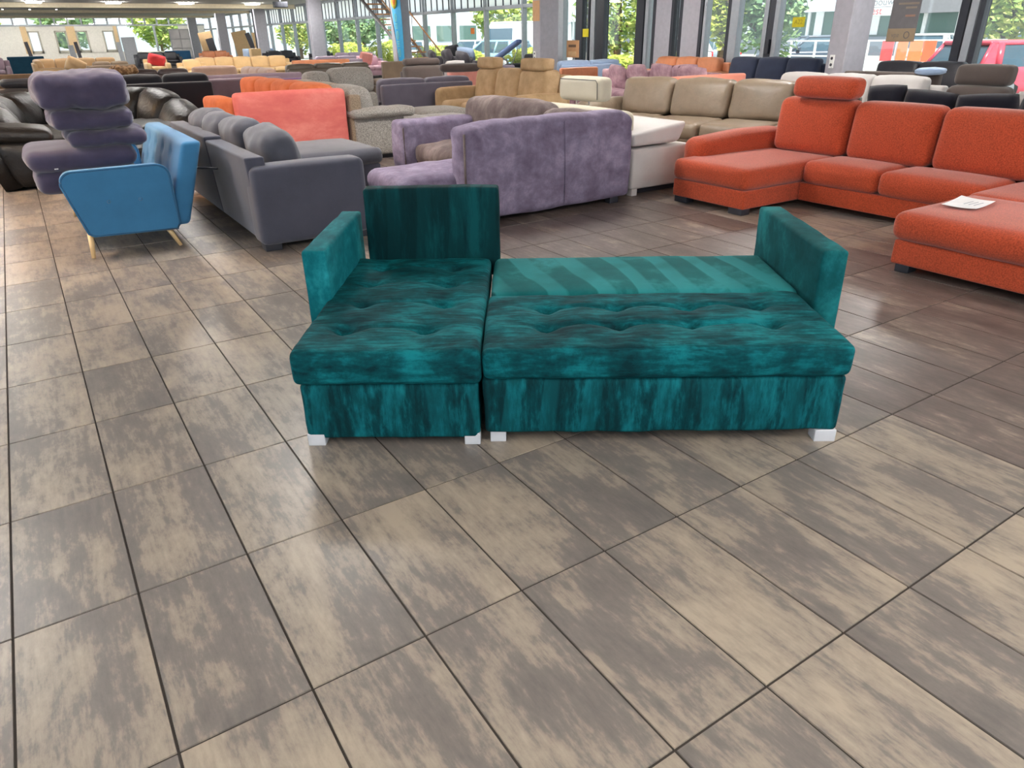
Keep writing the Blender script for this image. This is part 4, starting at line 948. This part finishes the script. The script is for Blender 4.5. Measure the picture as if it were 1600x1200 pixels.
t = T('sign_stand', 'small wooden notice board on a stand at the entrance', 'sign', (13.9, 18.2, 0))
B(t, 'board', (13.86, 13.9, 17.75, 18.3, .82, 1.27), plain('notice_wood', (212, 160, 112), .6), .006, (1, 1, 1)); B(t, 'post', (13.9, 13.94, 17.99, 18.06, .02, 1.2), mframe, .004, (1, 1, 1)); B(t, 'foot', (13.75, 14.05, 17.85, 18.2, 0, .025), mframe, .004, (1, 1, 1))
B(t, 'printed_line', (13.855, 13.86, 17.85, 18.2, 1.09, 1.16), plain('notice_ink', (120, 92, 70), .6), .001, (1, 1, 1)); B(t, 'printed_panel', (13.855, 13.86, 17.84, 18.21, .86, .98), plain('notice_pale', (220, 180, 132), .6), .001, (1, 1, 1))
t = T('air_unit', 'black ceiling projector left of the fourth column', 'projector', (11.6, 37.8, ZC)); B(t, 'body', (11.3, 11.9, 37.6, 38.0, ZC-.45, ZC-.2), mdarkf, .02); B(t, 'mount', (11.56, 11.64, 37.76, 37.84, ZC-.22, ZC-.001), mframe, .004, (1, 1, 1))

# ------------------------------------------------------------------ outside: yard, trees, cars, the building across
masph = plain('pale_asphalt', (176, 176, 172), .9)
tag(hard('yard', (XW+.32, 140, -60, 160, -.3, -.03), masph, bev=0), 'pale sunlit yard outside the windows', kind='structure')
tag(hard('end_yard', (-60, XW+.3, YF+.25, 160, -.3, -.03), plain('grass_strip', (150, 165, 110), .95), bev=0), 'grass beyond the end wall', kind='structure')
def leafmat(name, cols):
    if name in MATS: return MATS[name]
    m, nt, b = newmat(name); g = N(nt, 'ShaderNodeNewGeometry')
    k = len(cols); r = ramp(nt, g.outputs['Random Per Island'], [(i/(k-1), lin(c)) for i, c in enumerate(cols)])
    nt.links.new(r.outputs[0], b.inputs['Base Color']); b.inputs['Roughness'].default_value = .6
    tr = N(nt, 'ShaderNodeBsdfTranslucent'); nt.links.new(r.outputs[0], tr.inputs[0])
    mx = N(nt, 'ShaderNodeMixShader'); mx.inputs[0].default_value = .35
    nt.links.new(b.outputs[0], mx.inputs[1]); nt.links.new(tr.outputs[0], mx.inputs[2]); nt.links.new(mx.outputs[0], nt.nodes['Material Output'].inputs[0])
    MATS[name] = m; return m
lf1 = leafmat('leaf_green', ((120, 150, 84), (160, 184, 100), (196, 208, 116), (228, 228, 140)))
lf2 = leafmat('leaf_yellow', ((140, 160, 70), (190, 200, 90), (222, 222, 120)))
lf3 = leafmat('leaf_deep', ((110, 146, 108), (136, 168, 122), (170, 194, 136)))
mbark = plain('bark', (104, 88, 72), .9)
def leaves(name, parent, rx, ry, rz, cz, n, size, mat, rnd, shell=.45):
    vs, fs = [], []
    for k in range(n):
        while True:
            p = Vector((rnd.uniform(-1, 1), rnd.uniform(-1, 1), rnd.uniform(-1, 1)))
            if shell < p.length < 1: break
        w_ = .8+.35*noise.noise(p*2.2+Vector((n, 0, 0)))
        c = Vector((p.x*rx*w_, p.y*ry*w_, cz+p.z*rz*w_))
        u = Vector((rnd.gauss(0, 1), rnd.gauss(0, 1), rnd.gauss(0, .6))).normalized(); v_ = u.orthogonal().normalized()
        a = size*rnd.uniform(.6, 1.3); q = len(vs)
        vs += [c-u*a, c-v_*a*.55, c+u*a, c+v_*a*.55]; fs.append((q, q+1, q+2, q+3))
    o = link(name, vs, fs, mat, parent, smooth=False); o['kind'] = 'stuff'; return o
def tree(label, x, y, h, rx, mat, n=2600, size=.16, base=.6, seed=1, cat='tree', name='tree'):
    t = T(name, label, cat, (x, y, -.03), 1e-7); rnd = random.Random(seed)
    cz = base+(h-base)/2
    leaves('crown', t, rx, rx, (h-base)/2, cz, n, size, mat, rnd)
    if cat == 'tree':
        v, f = tube([(0, 0, 0), (.05, .02, h*.4), (0, 0, h*.8)], [.16, .12, .04], 9); link('trunk', v, f, mbark, t)
        for k in range(5):
            a = 2*PI*k/5; z = base+.3+.25*k
            v, f = tube([(0, 0, z), (rx*.5*math.cos(a), rx*.5*math.sin(a), z+.8)], [.06, .02], 6); link('branch', v, f, mbark, t)
    else:
        for k in range(4):
            a = 2*PI*k/4; v, f = tube([(0, 0, 0), (rx*.4*math.cos(a), rx*.4*math.sin(a), h*.6)], [.03, .012], 6); link('stem', v, f, mbark, t)
    return t
tree('loose yellow green tree outside the entrance door', 19.5, 22.6, 4.8, 1.9, lf1, 3000, .13, .1, 1)
tree('columnar tree left of the yellow numbered sticker, nearer', 20.6, 16.6, 5.2, 1.45, lf3, 3200, .14, .25, 2)
tree('columnar bright tree behind the orange sticker', 23.0, 20.6, 5.2, 1.0, lf2, 2200, .14, .3, 3)
tree('bright tree behind the red car', 26.5, 12.2, 5.5, 1.6, lf1, 3200, .15, .3, 4)
tree('tall deep green tree at the right edge', 24.5, 8.2, 5.5, 1.9, lf3, 3000, .15, .2, 14)
tree('deep green tree outside the middle windows', 24, 58, 5.5, 2.4, lf3, 2600, .2, .2, 5)
tree('second deep green tree outside the middle windows', 25, 66, 5.5, 2.6, lf3, 2600, .2, .2, 6)
tree('pale green tree outside near the fifth column', 20.5, 63, 5, 2.0, lf1, 2400, .18, .2, 7)
tree('green tree beyond the end wall', 6, 92, 6, 3, lf3, 2200, .3, .3, 8); tree('yellow tree beyond the end wall', -2, 90, 5, 2.6, lf1, 2200, .3, .3, 9); tree('green tree beyond the end corner', 14, 88, 6.5, 3.2, lf1, 2200, .3, .3, 10)
tree('tall tree outside behind the flag', 30, 47, 6.5, 3, lf1, 2600, .24, .4, 11)
for k, (x, y, h, r_, lab) in enumerate(((16.9, 37.5, 1.5, 1.2, 'yellow bush outside behind the stairs'), (17.0, 32.5, 1.25, 1.2, 'yellow bush outside left of the raised mattress'), (17.0, 29.5, 1.05, .9, 'low yellow bush behind the raised mattress'), (17.0, 24.8, 1.15, 1.0, 'yellow bush outside in front of the white van'), (17.2, 19.8, .9, .9, 'low bush by the entrance path'), (19.0, 18.6, 1.0, .8, 'yellow bush below the columnar trees'), (17.5, 45, 1.4, 1.5, 'green bush outside beyond the stairs'))):
    tree(lab, x, y, h, r_, lf2, 1500, .09, .05, 20+k, 'bush', 'bush')
# building across the yard
mfas = plain('fascia_pale_blue', (206, 218, 230), .8); mfad = plain('fascia_grey', (132, 132, 138), .8); mply = plain('plinth_grey', (118, 126, 138), .8); mgl2 = plain('dark_green_glass', (92, 118, 112), .2); mwf = plain('white_frame', (236, 238, 240), .6)
t = T('building', 'long low pale blue building across the yard with ribbon windows', 'building', (48, 34, 0))
hard('wall', (46, 56, 8, 75, -.05, 1.05), mply, t); hard('fascia', (45.6, 56, 30.0, 75, 2.55, 7), mfas, t); hard('fascia', (45.6, 56, 8, 27.2, 2.27, 7), mfad, t); hard('fascia', (45.6, 56, 27.2, 30.0, 2.2, 7), mwf, t)
hard('core', (46.6, 56, 8, 75, 1.05, 2.75), mgl2, t, bev=0)
y = 8.0
while y < 75:
    wn = hard('window', (46.3, 46.55, y+.12, y+1.9, 1.05, 2.72), mgl2, t, bev=.0); hard('window_post', (46.2, 46.5, y-.1, y+.12, 1.05, 2.72), mwf, t, bev=0)
    if y > 27: hard('blind', (46.22, 46.28, y+.9, y+1.5, 1.15, 2.6), mwf, t, bev=0)
    y += 2.0
sg = hard('sign_board', (45.5, 45.6, 27.3, 29.9, 2.25, 3.5), mwf, t)
text('lettering', 'Gebouw', .58, plain('sign_grey', (120, 124, 132), .7), sg, (-.06, .12, .06), RX); text('lettering', 'West', .58, plain('sign_red', (214, 70, 78), .7), sg, (-.06, .42, -.42), RX)
hard('underline', (45.49, 45.5, 27.8, 29.6, 2.66, 2.69), MATS['sign_grey'], t, bev=0)
t = T('building', 'white hall far behind the middle windows', 'building', (60, 95, 0)); hard('wall', (34, 60, 80, 130, -.05, 4.5), mfas, t); hard('roof', (33.8, 60.2, 79.8, 130.2, 4.5, 5.0), mwf, t)
for k in range(8): hard('window', (33.9, 34.0, 82+4*k, 84.6+4*k, 1.0, 2.6), mgl2, t, bev=0)
for k in range(6): hard('window', (36+3*k, 38.2+3*k, 79.9, 80.0, 1.0, 2.6), mgl2, t, bev=0)
t = T('fence', 'white rail fence with orange and red panels outside', 'fence', (24, 13.5, -.03))
for k in range(8): hard('post', (23.97, 24.03, 11.2+1.0*k, 11.26+1.0*k, -.03, 1.12), mwf, t, bev=0)
for z in (.62, 1.1): hard('rail', (23.98, 24.02, 11.0, 18.6, z-.025, z+.025), mwf, t, bev=0)
for y0, y1, c_ in ((14.31, 14.70, (240, 92, 96)), (13.84, 14.17, (240, 140, 96)), (13.36, 13.78, (244, 138, 88)), (12.95, 13.34, (240, 116, 80))):
    hard('panel', (23.93, 23.96, y0, y1, .50, 1.09), plain('panel_%d' % int(y0*100), c_, .7), t)
def car(label, x, y, rz, col, L=3.9, Wd=1.62, H=1.28, van=False):
    """x forward; body, tapered cabin glass, roof, pillars, wheels, lamps"""
    t = T('van' if van else 'car', label, 'van' if van else 'car', (x, y, -.03), rz)
    m = plain('car_paint_%d_%d_%d' % col, col, .28, .1, .6); gl = plain('car_glass', (70, 92, 108), .08); tyre = plain('tyre', (34, 34, 36), .8); rim = plain('rim', (170, 172, 176), .35, .6)
    hw = Wd/2; zb = H*(.52 if van else .60)
    def bodyfn(v, u):
        z = v.z
        if u[2] > 0 and not van: z -= .10*u[2]*max(0, (u[0]-.45)/.55)**1.2*1.2 + .03*u[2]*max(0, (-u[0]-.8)/.2)
        return Vector((v.x, v.y*(1-.06*abs(u[0])**4), z))
    B(t, 'body', (-L/2, L/2, -hw, hw, .18, zb), m, .14, (14, 6, 5), (.03, .02, .02), fn=bodyfn)
    r0, r1 = (-L/2+.06, L*.22) if not van else (-L/2+.02, L*.40); t0, t1 = (r0+.30, r1-.62) if not van else (r0+.05, r1-.55)
    def frust(xa, xb, ya, za, xc, xd, yc, zc):
        v = [(xa, -ya, za), (xb, -ya, za), (xb, ya, za), (xa, ya, za), (xc, -yc, zc), (xd, -yc, zc), (xd, yc, zc), (xc, yc, zc)]
        return [Vector(p) for p in v], [(0, 3, 2, 1), (4, 5, 6, 7), (0, 1, 5, 4), (1, 2, 6, 5), (2, 3, 7, 6), (3, 0, 4, 7)]
    za = zb-.03; zc = H-.06
    v, f = frust(r0, r1, hw-.06, za, t0, t1, hw-.20, zc); link('cabin_glass', v, f, gl if not van else m, t, smooth=False)
    if van:
        v, f = frust(L*.05, r1+.02, hw-.05, za+.02, L*.05, t1+.03, hw-.185, zc-.12); link('windscreen', v, f, gl, t, smooth=False)
    B(t, 'roof', (t0-.06, t1+.04, -hw+.17, hw-.17, H-.09, H), m, .04, (4, 4, 1), (0, 0, .01))
    for s_ in (-1, 1):
        for (xa, xt) in ((r0, t0), (r1, t1), ((r0+r1)/2-.05, (t0+t1)/2), (r0+.42, t0+.20)):
            v, f = tube([(xa, s_*(hw-.055), za), (xt, s_*(hw-.19), zc+.01)], .045 if xa != r0+.42 else .085, 6); link('pillar', v, f, m, t)
        pts = [(r0+.02, hw-.052, za), (r0+.50, hw-.052, za), (t0+.24, hw-.188, zc), (t0+.0, hw-.188, zc)]
        v = [Vector((a, s_*b_, c_)) for a, b_, c_ in pts]+[Vector((a, s_*(b_+.02), c_)) for a, b_, c_ in pts]
        link('quarter_panel', v, [(0, 3, 2, 1), (4, 5, 6, 7), (0, 1, 5, 4), (1, 2, 6, 5), (2, 3, 7, 6), (3, 0, 4, 7)], m, t, smooth=False)
        B(t, 'mirror', (r1-.32, r1-.18, s_*(hw+.06)-.06, s_*(hw+.06)+.06, zb+.0, zb+.13), m, .03, (2, 2, 2))
        B(t, 'tail_light', (-L/2-.02, -L/2+.1, s_*(hw-.16)-.09, s_*(hw-.16)+.09, zb-.26, zb-.06), plain('tail_red', (200, 40, 44), .3), .02, (1, 1, 1))
        B(t, 'headlight', (L/2-.12, L/2-.0, s_*(hw-.22)-.14, s_*(hw-.22)+.14, zb-.28, zb-.16), plain('headlamp', (220, 226, 232), .15), .02, (1, 1, 1))
        for fx_ in (-L*.30, L*.32):
            v, f = tube([(fx_, s_*(hw-.17), .28), (fx_, s_*(hw+.01), .28)], .29, 20); wl = link('wheel', v, f, tyre, t)
            v, f = tube([(fx_, s_*(hw-.0), .28), (fx_, s_*(hw+.025), .28)], .18, 14); link('rim', v, f, rim, wl)
    B(t, 'bumper', (-L/2-.04, -L/2+.12, -hw+.05, hw-.05, .22, .40), m, .05, (2, 6, 2)); B(t, 'number_plate', (-L/2-.035, -L/2-.02, -.24, .24, zb-.30, zb-.20), mye, .004, (1, 1, 1))
    v, f = tube([(r0+.12, -.25, za+.12), (r0+.06, .2, za+.04)], .012, 6); link('wiper', v, f, tyre, t)
    return t
car('pinkish red hatchback parked right outside the window', 18.9, 8.15, -.38, (214, 84, 104), 3.9, 1.7, 1.20)
car('white van outside the middle windows', 22.5, 33.5, PI-.9, (232, 236, 240), 4.8, 1.9, 2.1, True)
car('silver car outside left of the white van', 21.5, 38.0, PI-.4, (196, 202, 208)); car('white car further left behind the bushes', 21.5, 46.0, PI-.4, (224, 228, 232)); car('pale blue car behind the yellow bush', 19.6, 31.6, PI-1.2, (150, 186, 206))
car('white car beyond the grey entrance panels', 24.5, 25.2, PI-.5, (230, 232, 236)); car('grey car parked behind the white one', 27.5, 26.2, PI-.5, (142, 156, 170)); car('dark blue car behind the columnar tree', 27.5, 20.0, PI-.7, (70, 82, 100)); car('silver car far behind the fence panels', 34, 18.5, 0.3, (204, 208, 212)); car('white car far behind the red hatchback', 36, 15.5, .3, (228, 230, 234))
